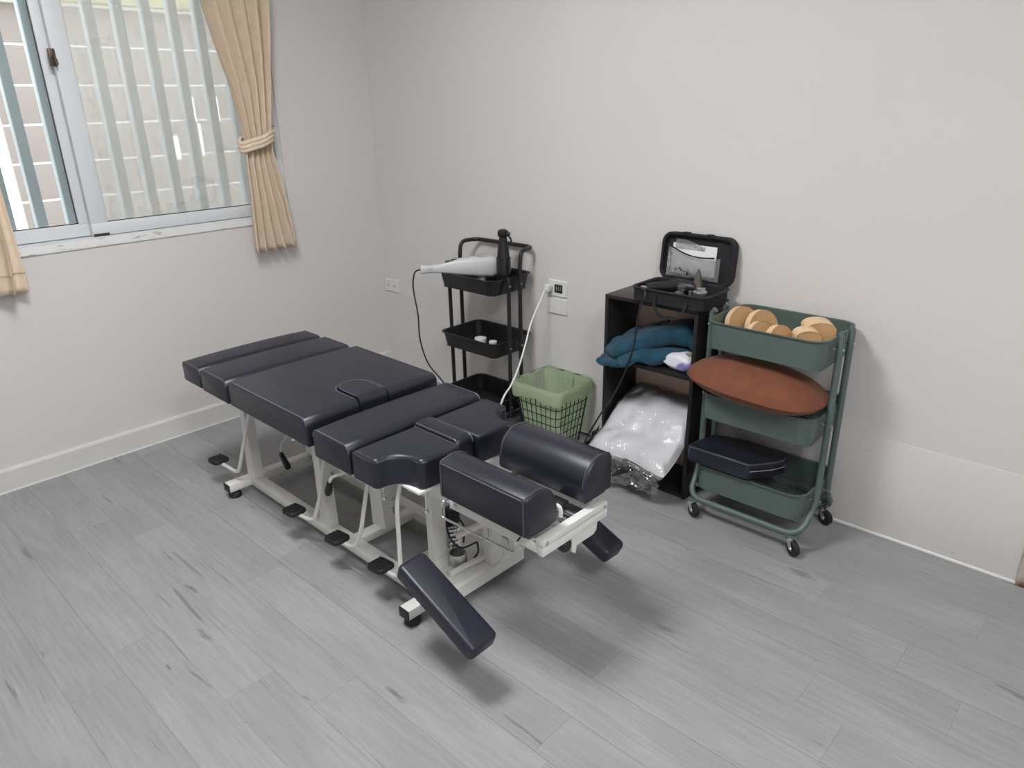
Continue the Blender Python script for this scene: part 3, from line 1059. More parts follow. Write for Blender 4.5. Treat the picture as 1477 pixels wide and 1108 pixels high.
# mechanism on the base plate
cc = loc(onz(661, 812, 0.072))
g = G(); g.lathe([(0.0295, 0), (0.0305, 0.002), (0.0305, 0.040), (0.0285, 0.043), (0.026, 0.043), (0.026, 0.008), (0.0, 0.008)], (cc.x, cc.y, 0.071), 24)
g.build('spring_cup', STEEL, T)
g = G()
for k in range(5):
    zc = 0.105 + k * 0.016
    g.tube([(0.585 + 0.022 * math.cos(2 * PI * j / 14), 0.03 + 0.022 * math.sin(2 * PI * j / 14), zc + 0.010 * j / 14) for j in range(15)], 0.0045, 6)
g.cyl((0.585, 0.03, 0.071), (0.585, 0.03, 0.25), 0.006)
g.build('coil_spring', CHROME, T)
G().box(0.555, 0.605, 0.0, 0.05, 0.195, 0.245, 0.004).build('valve_block', BLACKP, T)
for pts in ([(0.59, 0.0, 0.22), (0.63, -0.02, 0.18), (0.66, 0.0, 0.145), (0.69, 0.04, 0.16)], [(0.60, 0.02, 0.25), (0.63, 0.04, 0.20), (0.65, 0.02, 0.15)], [(cc.x + 0.03, cc.y + 0.03, 0.075), (cc.x + 0.045, cc.y + 0.05, 0.11), (cc.x + 0.03, cc.y + 0.06, 0.14)]):
    G().tube(smooth(pts), 0.0035, 6).build('hose', BLACKP, T)
g = G(); g.tube(fillet([(cc.x + 0.035, cc.y - 0.07, 0.082), (cc.x + 0.05, cc.y + 0.09, 0.082), (cc.x + 0.02, cc.y + 0.12, 0.082)], 0.03), 0.011, 8); g.build('stop_bar', WHITEM, T)

# ------------------------------------------------------------------ trays and casters
def tray_body(g, w, d, zb, zt, r=0.03, taper=0.012, lip=0.006, th=0.0025, n=6):
    def ring(ins, z):
        return rr(0, 0, w - 2 * ins, d - 2 * ins, max(0.006, r - ins * 0.5), z, n)
    g.loft([ring(taper, zb), ring(taper * 0.5, (zb + zt) / 2), ring(0.002, zt - 0.007), ring(-lip, zt - 0.005), ring(-lip - 0.001, zt - 0.001), ring(-lip + 0.002, zt),
            ring(0.002 + th, zt - 0.002), ring(taper * 0.5 + th, (zb + zt) / 2), ring(taper + th, zb)], cap0=False, cap1=False)


def tray(parent, w, d, zb, zt, m, mf, **k):
    g = G(); tray_body(g, w, d, zb, zt, **k)
    o = g.build('tray', m, parent, ang=50)
    t = k.get('taper', 0.012)
    g = G(); g.loft([rr(0, 0, w - 2 * t, d - 2 * t, 0.024, zb), rr(0, 0, w - 2 * t, d - 2 * t, 0.024, zb + 0.0015)])
    g.build('tray_floor', mf, o)
    return o


def caster(parent, x, y_, ztop, rz, wr_=0.027):
    M = Matrix.Translation((x, y_, 0)) @ Matrix.Rotation(rz, 4, 'Z')
    g = G()
    g.lathe([(0.013, ztop - 0.014), (0.016, ztop - 0.010), (0.016, ztop - 0.004), (0.008, ztop)], (0, 0, 0), 14, M=M)
    for s_ in (-1, 1):
        a, b = sorted((s_ * 0.011, s_ * 0.0128))
        g.loft([[(0.014, a, ztop - 0.012), (0.014, b, ztop - 0.012), (-0.012, b, ztop - 0.012), (-0.012, a, ztop - 0.012)],
                [(-0.002, a, wr_ + 0.006), (-0.002, b, wr_ + 0.006), (-0.024, b, wr_ + 0.006), (-0.024, a, wr_ + 0.006)],
                [(-0.010, a, wr_ - 0.006), (-0.010, b, wr_ - 0.006), (-0.022, b, wr_ - 0.006), (-0.022, a, wr_ - 0.006)]], M=M)
    g.tube([(-0.016, -0.0145, wr_), (-0.016, 0.0145, wr_)], 0.004, 8, M=M)
    o = g.build('caster', CHROME, parent)
    g = G()
    Mw = M @ Matrix.Translation((-0.016, 0, wr_)) @ Matrix.Rotation(R(90), 4, 'X')
    g.lathe([(0.012, -0.009), (wr_ - 0.005, -0.010), (wr_ - 0.001, -0.007), (wr_, 0), (wr_ - 0.001, 0.007), (wr_ - 0.005, 0.010), (0.012, 0.009)], (0, 0, 0), 22, M=Mw)
    g.build('wheel', BLACKR, o)
    return o


# ------------------------------------------------------------------ black trolley
BX, BY = 0.997, -0.162
bc = thing('black_trolley', (BX, BY, 0), 'black three-tier metal trolley with a tubular handle by the wall', 'trolley')
BZ = (0.157, 0.455, 0.753)
for zt in BZ:
    tray(bc, 0.372, 0.268, zt - 0.075, zt, BLACKM, PERFB, r=0.04, taper=0.014)
PXL, PXR, PYF, PYB = -0.198, 0.201, -0.045, 0.032
for px_ in (PXL, PXR):
    G().tube(fillet([(px_, PYF, 0.07), (px_, PYF, 0.72), (px_ + (0.006 if px_ < 0 else -0.006), PYF, 0.758)], 0.01), 0.0095, 10).build('post', BLACKM, bc)
    for zt in BZ:
        for py_ in (PYF, PYB):
            G().cyl((px_ - math.copysign(0.004, px_), py_, zt - 0.035), (px_ + math.copysign(0.0105, px_), py_, zt - 0.035), 0.0045, 8).build('screw', STEEL, bc)
HY, HZ = 0.138, 0.868
hp = [(PXL, PYB, 0.07), (PXL, PYB, 0.80), (PXL, PYB + 0.01, HZ), (PXL + 0.01, HY, HZ), (PXR - 0.01, HY, HZ), (PXR, PYB + 0.01, HZ), (PXR, PYB, 0.80), (PXR, PYB, 0.07)]
G().tube(fillet(hp, 0.062, 8), 0.0098, 10).build('handle', BLACKM, bc)
G().tube(fillet([(PXL, PYF, 0.07), (PXL, PYB, 0.07)], 0.01), 0.0095).build('foot_bar', BLACKM, bc)
G().tube(fillet([(PXR, PYF, 0.07), (PXR, PYB, 0.07)], 0.01), 0.0095).build('foot_bar', BLACKM, bc)
g = G(); g.tube(fillet([(-0.185, -0.12, 0.07), (0.185, -0.12, 0.07), (0.185, 0.12, 0.07), (-0.185, 0.12, 0.07)], 0.04, closed=True), 0.0095, 8, closed=True)
g.build('base_loop', BLACKM, bc)
for sx in (-1, 1):
    for sy in (-1, 1):
        caster(bc, sx * 0.165, sy * 0.115, 0.068, R(70 * sx))

# percussion device lying across the top tray
pa = Vector(onz(606, 389, 0.776)); pb = Vector(onz(716, 381, 0.782))
rootg = Vector((pb.x - 0.05, pb.y - 0.05, 0.685))
dv = thing('percussion_device', rootg, 'pale grey handheld percussion device lying on the black trolley', 'device')
ax = (pb - pa).normalized()
side = Vector((-ax.y, ax.x, 0)).normalized()
upv = ax.cross(side)
if upv.z < 0:
    upv = -upv
LN = (pb - pa).length
print('device length', LN)


def devring(t, w, hup, hdn, n=16, S_=1.32):
    c = pa + ax * (t * LN) - rootg
    out = []
    for j in range(n):
        a = 2 * PI * j / n
        ca, sa = math.cos(a), math.sin(a)
        e_ = 0.55
        x_ = math.copysign(abs(ca) ** e_, ca) * w * S_
        z_ = math.copysign(abs(sa) ** e_, sa) * (hup if sa > 0 else hdn) * S_
        out.append(c + side * x_ + upv * z_)
    return out


g = G()
g.loft([devring(0.0, 0.012, 0.012, 0.012), devring(0.01, 0.016, 0.015, 0.015), devring(0.05, 0.016, 0.015, 0.015), devring(0.065, 0.0145, 0.0135, 0.0135), devring(0.12, 0.014, 0.0135, 0.0135), devring(0.30, 0.0155, 0.015, 0.016)])
g.build('grip', DEVICE, dv)
g = G()
g.loft([devring(0.26, 0.0155, 0.0155, 0.016), devring(0.36, 0.018, 0.022, 0.020), devring(0.50, 0.024, 0.030, 0.028), devring(0.75, 0.031, 0.034, 0.038), devring(0.93, 0.033, 0.033, 0.042), devring(0.985, 0.031, 0.028, 0.038), devring(1.0, 0.024, 0.020, 0.030)])
g.build('body', DEVICE, dv, ang=50)
for k in range(4):
    t = 0.10 + k * 0.018
    g = G(); c = pa + ax * (t * LN) - rootg
    g.tube([c + side * (0.0200 * math.cos(2 * PI * j / 16)) + upv * (0.0188 * math.sin(2 * PI * j / 16)) for j in range(16)], 0.0012, 5, closed=True)
    g.build('grip_ring', DEVICE2, dv)
for t, w_ in ((0.38, 0.010), (0.46, 0.007)):
    c = pa + ax * (t * LN) - rootg + upv * (0.030 if t < 0.4 else 0.036)
    g = G(); g.box(-0.018, 0.018, -w_, w_, -0.006, 0.003, 0.002, M=Matrix.Translation(c) @ Matrix(((ax.x, side.x, upv.x, 0), (ax.y, side.y, upv.y, 0), (ax.z, side.z, upv.z, 0), (0, 0, 0, 1))))
    g.build('switch', BLACKP, dv)
g = G(); c = pa + ax * (0.80 * LN) - rootg + upv * 0.0455
Mo = Matrix.Translation(c) @ Matrix(((ax.x, side.x, upv.x, 0), (ax.y, side.y, upv.y, 0), (ax.z, side.z, upv.z, 0), (0, 0, 0, 1)))
g.lathe([(0.026, -0.006), (0.026, 0.001), (0.020, 0.004), (0.008, 0.004)], (0, 0, 0), 18, M=Mo)
g.build('dial', DEVICE2, dv)
# foot of the device that touches the tray floor
c = pa + ax * (0.80 * LN) - rootg
g = G(); g.loft([[(c.x + q.x, c.y + q.y, z_) for q in rr(0, 0, w_, w_, 0.01, 0)] for w_, z_ in ((0.03, -0.002), (0.034, 0.02), (0.03, 0.055))])
g.build('impact_head', DEVICE2, dv)
cp = [pa - ax * 0.002, Vector(ony(598, 394, pa.y - 0.005)), Vector(ony(596, 415, pa.y - 0.015)), Vector(ony(603, 455, pa.y - 0.03)), Vector(ony(606, 490, pa.y - 0.03)),
      Vector(ony(618, 525, pa.y - 0.03)), Vector(ony(640, 553, pa.y - 0.03))]
q = cp[-1]
cp += [Vector((q.x + 0.05, q.y + 0.02, 0.12)), Vector((q.x + 0.10, q.y + 0.01, 0.012)), Vector((q.x + 0.25, q.y - 0.06, 0.006))]
g = G(); g.tube(smooth(cp, 8), 0.0035, 8)
o = g.build('power_lead', BLACKP); tag(o, 'thin black lead hanging from the percussion device to the floor', 'cable')

# spray bottle standing in the top tray
bt = thing('spray_bottle', (BX + 0.118, BY + 0.012, 0.680), 'glossy black spray bottle standing in the black trolley', 'bottle')
GLOSSB = mat('gloss_black', (0.008, 0.008, 0.009), 0.2)
G().lathe([(0.030, 0.0), (0.034, 0.004), (0.034, 0.150), (0.033, 0.153)], (0, 0, 0), 24).build('bottle_body', GLOSSB, bt)
G().lathe([(0.029, 0.152), (0.0285, 0.165), (0.024, 0.20), (0.019, 0.232), (0.018, 0.245)], (0, 0, 0), 24).build('collar', BLACKP, bt)
g = G(); g.lathe([(0.017, 0.244), (0.024, 0.250), (0.026, 0.262), (0.024, 0.274), (0.012, 0.281)], (0, 0, 0), 20)
g.tube([(0.012, 0.0, 0.262), (0.034, 0.012, 0.262)], 0.008, 8)
g.build('spray_head', GLOSSB, bt)
G().tube(smooth([(0.022, 0.006, 0.255), (0.034, 0.014, 0.240), (0.037, 0.016, 0.215)]), 0.0045, 8).build('trigger', BLACKP, bt)

# small white tubs in the middle tray
for (qx, qy), rr_, hh, lab in (((693, 487), 0.030, 0.026, 'small white round tub in the middle tray of the black trolley'), ((711, 492), 0.020, 0.020, 'smaller white round lid beside the white tub')):
    p_ = onz(qx, qy, 0.382 + hh)
    t_ = thing('white_tub', (min(p_.x, BX + 0.14), max(p_.y, BY - 0.09), 0.3825), lab, 'tub')
    G().lathe([(rr_ * 0.92, 0), (rr_ * 0.96, hh * 0.6)], (0, 0, 0), 20).build('tub_body', WHITEP, t_)
    G().lathe([(rr_, hh * 0.55), (rr_, hh * 0.95), (rr_ * 0.9, hh)], (0, 0, 0), 20).build('lid', PAPER, t_)

# white cable from the socket
cq = [(1.283, -0.010, 0.690), (1.279, -0.045, 0.689)]
cpts = [Vector(c_) for c_ in cq] + [Vector(ony(*q_)) for q_ in ((780, 432, -0.09), (766, 466, -0.16), (757, 500, -0.24), (748, 530, -0.33), (737, 556, -0.42), (724, 579, -0.50))]
q = cpts[-1]
cpts += [Vector((q.x - 0.03, q.y - 0.06, 0.10)), Vector((q.x - 0.02, q.y - 0.12, 0.012)), Vector((q.x - 0.12, q.y - 0.24, 0.006)), Vector((q.x - 0.20, q.y - 0.42, 0.006)), Vector((q.x - 0.30, q.y - 0.50, 0.006))]
wc = thing('white_cable', (q.x, q.y, 0.0), 'white power cable running from the twin socket down to the floor', 'cable')
off = Vector(wc.location)
G().tube(smooth(cpts[1:], 8), 0.0042, 8).build('cord', WHITEP, wc, off=off)
G().box(1.265, 1.295, -0.042, -0.0125, 0.674, 0.706, 0.005).build('plug', WHITEP, wc, off=off)

# ------------------------------------------------------------------ waste basket
WX, WY_ = 1.412, -0.150
wb = thing('wire_basket', (WX, WY_, 0), 'black wire waste basket beside the black cabinet', 'basket')
RH = 0.300


def bring(t, grow=0.0):
    return rr(0, 0, 0.205 + 0.075 * t + grow, 0.190 + 0.065 * t + grow, 0.03, RH * t, 5)


for t in (0.0, 0.14, 0.28, 0.42, 0.56, 0.70, 0.84, 1.0):
    G().tube(bring(t), 0.0022 if 0 < t < 1 else 0.0035, 6, closed=True).build('hoop_wire', BLACKM, wb)
b0, b1 = rr(0, 0, 0.205, 0.190, 0.03, 0.0, 5), rr(0, 0, 0.28, 0.255, 0.03, RH, 5)


def sample(ring, m):
    P = ring + [ring[0]]
    L_ = [0.0]
    for a, b in zip(P, P[1:]):
        L_.append(L_[-1] + (b - a).length)
    out = []
    for k in range(m):
        d_ = L_[-1] * k / m
        i_ = max(j for j in range(len(L_)) if L_[j] <= d_ + 1e-9)
        i_ = min(i_, len(P) - 2)
        t = (d_ - L_[i_]) / max(1e-9, L_[i_ + 1] - L_[i_])
        out.append(P[i_].lerp(P[i_ + 1], t))
    return out


for a, b in zip(sample(b0, 32), sample(b1, 32)):
    G().tube([a, b], 0.0020, 6).build('upright_wire', BLACKM, wb)
for k in range(5):
    G().tube([(-0.10, -0.075 + 0.0375 * k, 0.0035), (0.10, -0.075 + 0.0375 * k, 0.0035)], 0.0018, 6).build('bottom_wire', BLACKM, wb)
ln = thing('bin_liner', (WX, WY_, 0.008), 'translucent green plastic liner folded over the wire basket rim', 'bin liner')
off2 = Vector((0, 0, 0.008))


def lring(t, ins, seed, am):
    P = sample(rr(0, 0, 0.205 + 0.075 * t - 2 * ins, 0.190 + 0.065 * t - 2 * ins, 0.03, RH * t, 5), 96)
    out = []
    for i_, p in enumerate(P):
        d_ = Vector((p.x, p.y, 0)).normalized()
        wv = am * (math.sin(i_ * 0.9 + seed) + math.sin(i_ * 0.37 + 2 * seed) + 0.6 * math.sin(i_ * 1.9 + seed * 3))
        out.append(p + d_ * min(wv, 0.0) + Vector((0, 0, 0)))
    return out


rings = [lring(0.02, 0.008, 0.3, 0.002)]
for t in (0.15, 0.3, 0.45, 0.6, 0.75, 0.9):
    rings.append(lring(t, 0.006, t * 1.2, 0.003))
rings.append(lring(1.0, 0.005, 1.0, 0.0005))
g = G(); g.loft(rings, cap1=False)
g.build('inner_bag', LINER, ln, ang=80, off=off2)
hem = []
for k, (t, gw) in enumerate(((1.0, -0.010), (1.014, 0.0), (1.010, 0.012), (0.93, 0.013), (0.83, 0.014), (0.80, 0.012))):
    P = sample(rr(0, 0, 0.28 + gw, 0.255 + gw, 0.03, RH * t, 5), 96)
    hem.append([p + Vector((0, 0, (0.007 * math.sin(i_ * 0.33) + 0.004 * math.sin(i_ * 0.81)) * (k > 3))) + Vector((p.x, p.y, 0)).normalized() * 0.0015 * math.sin(i_ * 0.7 + k) for i_, p in enumerate(P)])
g = G(); g.loft(hem, cap0=False, cap1=False)
g.build('folded_cuff', LINER, ln, ang=80, off=off2)

# ------------------------------------------------------------------ black cabinet
CX0, CX1, CY0, CY1, CH = 1.762, 2.176, -0.242, -0.010, 0.780
cb = thing('open_cabinet', ((CX0 + CX1) / 2, (CY0 + CY1) / 2, 0), 'black two-compartment open cabinet with a brown back panel', 'cabinet')
off = Vector(cb.location)
th = 0.015
for nm, bx_ in (('side_panel', (CX0, CX0 + th, CY0, CY1, 0, CH - th)), ('side_panel', (CX1 - th, CX1, CY0, CY1, 0, CH - th)), ('top_panel', (CX0, CX1, CY0, CY1, CH - th, CH)),
                ('bottom_panel', (CX0 + th, CX1 - th, CY0 + 0.001, CY1 - 0.006, 0.002, 0.017)), ('shelf', (CX0 + th, CX1 - th, CY0 + 0.002, CY1 - 0.006, 0.505, 0.521))):
    G().box(*bx_, 0.0008).build(nm, BOARD, cb, off=off)
G().box(CX0 + th, CX1 - th, CY1 - 0.006, CY1, 0.017, CH - th).build('back_panel', KRAFT, cb, off=off)

# teal blanket, folded and pushed on the shelf
SZ = 0.5215
tw = thing('teal_blanket', (1.92, -0.15, SZ), 'folded teal fleece blanket bulging out of the cabinet shelf', 'blanket')
off = Vector(tw.location)


def foldloft(path, widths, thick, n=26, lump=0.008, seed=0.0):
    P = smooth(path, 6)
    m_ = len(P)
    rings = []
    for i_, p in enumerate(P):
        t = i_ / (m_ - 1)
        w_ = float(np.interp(t, np.linspace(0, 1, len(widths)), widths))
        h_ = float(np.interp(t, np.linspace(0, 1, len(thick)), thick))
        tg = (P[min(i_ + 1, m_ - 1)] - P[max(i_ - 1, 0)])
        sd = Vector((tg.y, -tg.x, 0)).normalized() if Vector((tg.x, tg.y)).length > 1e-5 else Vector((1, 0, 0))
        nr = sd.cross(tg.normalized())
        if nr.z < 0:
            nr = -nr
        ek = 1.0
        e_ = min(t, 1 - t)
        if e_ < 0.1:
            ek = 0.25 + 0.75 * math.sqrt(max(0, 1 - (1 - e_ / 0.1) ** 2))
        ring = []
        for j in range(n):
            a = 2 * PI * j / n
            x_ = math.copysign(abs(math.cos(a)) ** 0.6, math.cos(a)) * w_ * (0.85 + 0.15 * ek)
            z_ = math.copysign(abs(math.sin(a)) ** 0.7, math.sin(a)) * h_ * ek
            q_ = p + sd * x_ + nr * z_
            d_ = noise.noise_vector(q_ * 14 + Vector((seed, 0, 0))) * lump * 1.5 + noise.noise_vector(q_ * 34 + Vector((0, seed, 0))) * lump * 0.7
            d_ += nr * (-0.006 * max(0.0, math.sin(26 * (q_.x * 0.6 + q_.y) + seed + 5 * noise.noise(q_ * 9))) ** 6)
            ring.append(q_ + d_)
        rings.append(ring)
    return rings


def clampz(rings, z, x0, x1, yfront):
    for r_ in rings:
        for q_ in r_:
            if q_.y > yfront and q_.z < z:
                q_.z = z
            q_.x = min(max(q_.x, x0), x1) if q_.y > yfront - 0.005 else q_.x
            q_.y = min(q_.y, CY1 - 0.008)
    return rings


ix0, ix1 = CX0 + th + 0.002, CX1 - th - 0.002
g = G()
g.loft(clampz(foldloft([(2.10, -0.10, 0.555), (2.0, -0.13, 0.56), (1.90, -0.20, 0.553), (1.845, -0.285, 0.530)], (0.085, 0.09, 0.085, 0.075), (0.034, 0.034, 0.028, 0.022), seed=1), SZ, ix0, ix1, CY0))
g.loft(clampz(foldloft([(2.15, -0.09, 0.62), (2.06, -0.10, 0.645), (1.95, -0.13, 0.622), (1.86, -0.20, 0.585), (1.815, -0.275, 0.550)], (0.065, 0.075, 0.08, 0.075, 0.055), (0.050, 0.045, 0.035, 0.026, 0.018), seed=4), SZ, ix0, ix1, CY0))
g.loft(clampz(foldloft([(1.96, -0.06, 0.63), (1.88, -0.09, 0.61), (1.82, -0.16, 0.575), (1.79, -0.235, 0.55)], (0.035, 0.04, 0.04, 0.035), (0.04, 0.034, 0.024, 0.018), seed=9), SZ, ix0, ix1, CY0))
g.loft(foldloft([(1.90, -0.262, 0.528), (1.84, -0.285, 0.520), (1.775, -0.280, 0.527)], (0.03, 0.035, 0.03), (0.014, 0.015, 0.014), seed=12))
tw_o = g.build('fleece', TEAL, tw, ang=80, off=off)

# tissue packet
tp = thing('tissue_packet', (2.095, -0.185, SZ), 'white and violet soft tissue packet on the cabinet shelf', 'packet')
g = G()
rings = []
for i_ in range(15):
    t = i_ / 14
    e_ = math.sin(PI * min(max(t, 0.02), 0.98)) ** 0.35
    ring = []
    for j in range(22):
        a = 2 * PI * j / 22
        p = Vector((-0.066 + 0.125 * t, math.copysign(abs(math.cos(a)) ** 0.5, math.cos(a)) * 0.042 * (0.7 + 0.3 * e_), 0.034 + math.copysign(abs(math.sin(a)) ** 0.6, math.sin(a)) * 0.034 * e_))
        p += noise.noise_vector(p * 38) * 0.007
        p.z = max(0.0005, p.z)
        ring.append(p)
    rings.append(ring)
g.loft(rings)
g.build('wrapper', TISSUE, tp, ang=35)
g = G(); g.loft([[(0.018 + 0.022 * k * math.cos(a), 0.014 * k * math.sin(a), 0.066 + z_) for a in [2 * PI * j / 12 for j in range(12)]] for k, z_ in ((1.0, -0.004), (1.1, 0.002), (0.7, 0.003))])
g.build('opening_flap', mat('tissue_flap', (0.42, 0.33, 0.30), 0.5), tp)

# bagged pillow sticking out of the lower compartment
pl = thing('bagged_pillow', (1.97, -0.20, 0.018), 'white pillow in a clear plastic bag jutting from the lower cabinet compartment', 'pillow')
off = Vector(pl.location)


def slope(s_, t_):
    """s_ across 0..1 , t_ from back (0) to front (1)"""
    x = ix0 + 0.012 + (0.362 + 0.006) * s_
    yb_ = -0.028 - 0.352 * t_
    z = 0.318 - 0.155 * t_ + 0.035 * math.sin(PI * min(1, t_ * 1.4)) - 0.015 * abs(s_ - 0.3)
    return Vector((x, yb_, z))


def pillow_pt(s_, t_, sgn):
    p = slope(s_, t_)
    e_ = (1 - abs(2 * s_ - 1) ** 9) * (1 - abs(2 * t_ - 1) ** 14)
    th_ = 0.036 * max(e_, 0) ** 0.4
    nz = noise.noise(p * 9) * 0.010 + noise.noise(p * 22) * 0.006 + 0.004 * abs(noise.noise(p * 16))
    return p + Vector((0, 0.2, 1)).normalized() * (sgn * th_ + nz * (1 if sgn > 0 else 0.3)) + Vector((0, -0.008 * math.sin(9 * s_), 0)) * t_


g = G()
g.grid(lambda s_, t_: pillow_pt(s_, t_, 1), 26, 26)
g.grid(lambda s_, t_: pillow_pt(s_, t_, -1), 26, 26)
po = g.build('pillow', PILLOWW, pl, ang=80, off=off)
g = G()
g.grid(lambda s_, t_: pillow_pt(s_, min(t_, 1), 1) + Vector((0, -0.004 * t_, 0.006 + 0.004 * noise.noise(slope(s_, t_) * 30))), 34, 34)
g.build('bag_top', PLASTIC, pl, ang=80, off=off)


def skirt(s_, t_):
    a = pillow_pt(s_, 1.0, -1)
    fl_ = Vector((1.845 + 0.25 * s_, -0.325 - 0.02 * math.sin(7 * s_), 0.02))
    p = a.lerp(fl_, t_)
    p += Vector((0, -0.05 * math.sin(PI * t_) * (0.6 + 0.4 * math.sin(11 * s_)), 0))
    p += noise.noise_vector(p * 17) * 0.022 * math.sin(PI * min(1, t_ + 0.05)) + noise.noise_vector(p * 45) * 0.012 + noise.noise_vector(p * 95) * 0.006
    p.z = max(0.003, p.z)
    p.y = min(p.y, CY0 - 0.012)
    return p


g = G(); g.grid(skirt, 60, 40)
g.build('bag_skirt', FILM, pl, ang=25, off=off)


def sidefl(s_, t_):
    a = pillow_pt(0.0, 0.62 + 0.38 * s_, -1)
    p = a + Vector((-0.02 - 0.02 * t_, -0.02, -0.13 * t_ * (0.5 + 0.5 * s_))) + noise.noise_vector(a * 30 + Vector((0, 0, t_ * 3))) * 0.014
    if p.y > CY0 - 0.006:
        p.y = CY0 - 0.006
    p.z = max(0.004, p.z)
    return p


g = G(); g.grid(sidefl, 10, 14)
g.build('bag_side_fold', FILM, pl, ang=25, off=off)
# a support cushion below the pillow
g = G()
g.grid(lambda s_, t_: slope(0.08 + 0.84 * s_, 0.03 + 0.5 * t_) - Vector((0, 0, 0.03)), 8, 8)
g.build('bag_base', FILM, pl, ang=40, off=off)
G().tube([Vector(ony(*q_)) for q_ in ((884, 686, -0.40), (893, 681, -0.40), (903, 678, -0.395), (909, 674, -0.38))], lambda t: 0.006 + 0.006 * math.sin(PI * t), 8).build('bag_clip', BLACKP, pl, off=off)

# ------------------------------------------------------------------ massage gun case
KX0, KX1, KY0, KY1, KZ = 1.892, 2.205, -0.262, -0.062, CH + 0.0005
kc = thing('carry_case', ((KX0 + KX1) / 2, (KY0 + KY1) / 2, KZ), 'open black zip carry case with its lid against the wall', 'case')
off = Vector(kc.location)
kw, kd = KX1 - KX0, KY1 - KY0
g = G()


def kring(ins, z):
    return rr((KX0 + KX1) / 2, (KY0 + KY1) / 2, kw - 2 * ins, kd - 2 * ins, 0.035 - ins * 0.5, z, 6)


g.loft([kring(0.006, KZ), kring(0, KZ + 0.006), kring(0, KZ + 0.052), kring(-0.002, KZ + 0.055), kring(0.003, KZ + 0.058), kring(0.010, KZ + 0.055), kring(0.012, KZ + 0.012)])
g.build('case_base', FABRIC, kc, off=off)
G().tube(kring(-0.003, KZ + 0.054), 0.003, 6, closed=True).build('zip', BLACKP, kc, off=off)
# lid, hinged at the back and resting near the wall
Ml = Matrix.Translation((KX0 + kw / 2 - 0.006, KY1 + 0.004, KZ + 0.050)) @ Matrix.Rotation(R(90 - 6), 4, 'X')
lh = 0.187


def lring_(ins, z):
    return rr(0, lh / 2, kw - 2 * ins, lh - 2 * ins, 0.042 - ins * 0.5, z, 6)


g = G()
g.loft([lring_(0.006, -0.034), lring_(0, -0.028), lring_(0, -0.002), lring_(0.003, 0.001), lring_(0.010, 0.0), lring_(0.013, -0.022)], M=Ml)
lid = g.build('case_lid', FABRIC, kc, off=off)
Mi = Matrix.Translation(-off) @ Ml
# mesh pocket with papers
g = G(); g.grid(lambda s_, t_: (-0.115 + 0.19 * s_, 0.030 + 0.115 * t_, -0.018 + 0.010 * math.sin(PI * s_) * math.sin(PI * t_)), 10, 10, M=Mi)
g.build('paper_sheet', PAPER, lid)
g = G(); g.grid(lambda s_, t_: (-0.122 + 0.225 * s_, 0.018 + (0.100 - 0.012 * s_ - 0.018 * math.sin(PI * s_)) * t_ + 0.02 * (1 - s_) * t_, 0.001 + 0.014 * math.sin(PI * s_) * math.sin(PI * t_ * 0.9) + 0.003 * noise.noise(Vector((s_ * 9, t_ * 7, 0)))), 18, 14, M=Mi)
g.build('mesh_pocket', PVCBAG, lid)
g = G(); g.tube([Mi @ Vector((-0.122 + 0.20 * s_, 0.018 + (0.100 - 0.012 * s_ - 0.018 * math.sin(PI * s_)) + 0.02 * (1 - s_), 0.004)) for s_ in [k / 14 for k in range(15)]], 0.003, 6)
g.build('pocket_elastic', BLACKP, lid)
g = G(); g.grid(lambda s_, t_: (-0.10 + 0.13 * s_, 0.125 + (0.025 + 0.012 * math.sin(3 * s_ + 1)) * t_, -0.010 + 0.006 * noise.noise(Vector((s_ * 8, t_ * 5, 2)))), 12, 6, M=Mi)
g.build('plastic_wrap', PVCBAG, lid)
for xx in (-0.055, 0.045):
    G().box(xx - 0.012, xx + 0.012, lh - 0.006, lh + 0.004, -0.022, 0.004, 0.002, M=Mi).build('handle_tab', FABRIC, lid)
# webbing handle drooping over the cabinet edge
hx0, hx1 = ony(945, 435, KY0).x, ony(990, 440, KY0).x
P = smooth([(hx0, KY0 - 0.003, KZ + 0.030), (hx0 + 0.004, KY0 - 0.012, KZ + 0.002), (hx0 + 0.035, KY0 - 0.020, KZ - 0.030), (hx1 - 0.028, KY0 - 0.020, KZ - 0.026), (hx1 - 0.002, KY0 - 0.012, KZ + 0.006), (hx1, KY0 - 0.003, KZ + 0.032)], 6)
g = G(); g.loft([[p + Vector((0, dy, dz)) for dy, dz in ((-0.0015, -0.001), (0.0015, -0.001), (0.0015, 0.001), (-0.0015, 0.001))] if False else [p + Vector((a, b, c)) for a, b, c in ((-0.006, -0.0015, -0.004), (0.006, -0.0015, 0.004), (0.006, 0.0015, 0.004), (-0.006, 0.0015, -0.004))] for p in P])
g.build('webbing_handle', FABRIC, kc, off=off)

# things in the case
KF = KZ + 0.0125
mg = thing('massage_gun', (1.99, -0.165, KF), 'black corded massage gun lying in the carry case', 'massage gun')
off = Vector(mg.location)
g = G()
ga, gb = Vector((1.945, -0.235, KF + 0.040)), Vector((2.01, -0.13, KF + 0.036))
g.tube([ga, ga.lerp(gb, 0.15), ga.lerp(gb, 0.5), gb], lambda t: 0.015 + 0.008 * t, 14)
g.build('gun_handle', BLACKP, mg, off=off)
g = G(); g.tube([gb + Vector((-0.03, 0.015, -0.005)), gb + Vector((0.0, 0.015, 0)), gb + Vector((0.07, 0.012, 0.0)), gb + Vector((0.085, 0.012, 0.0))], lambda t: (0.022, 0.026, 0.024, 0.016)[min(3, int(t * 3 + 0.5))], 16)
g.build('gun_body', BLACKP, mg, off=off)
g = G(); g.tube([gb + Vector((0.085, 0.012, 0)), gb + Vector((0.125, 0.010, 0))], 0.010, 12); g.build('shaft', CHROME, mg, off=off)
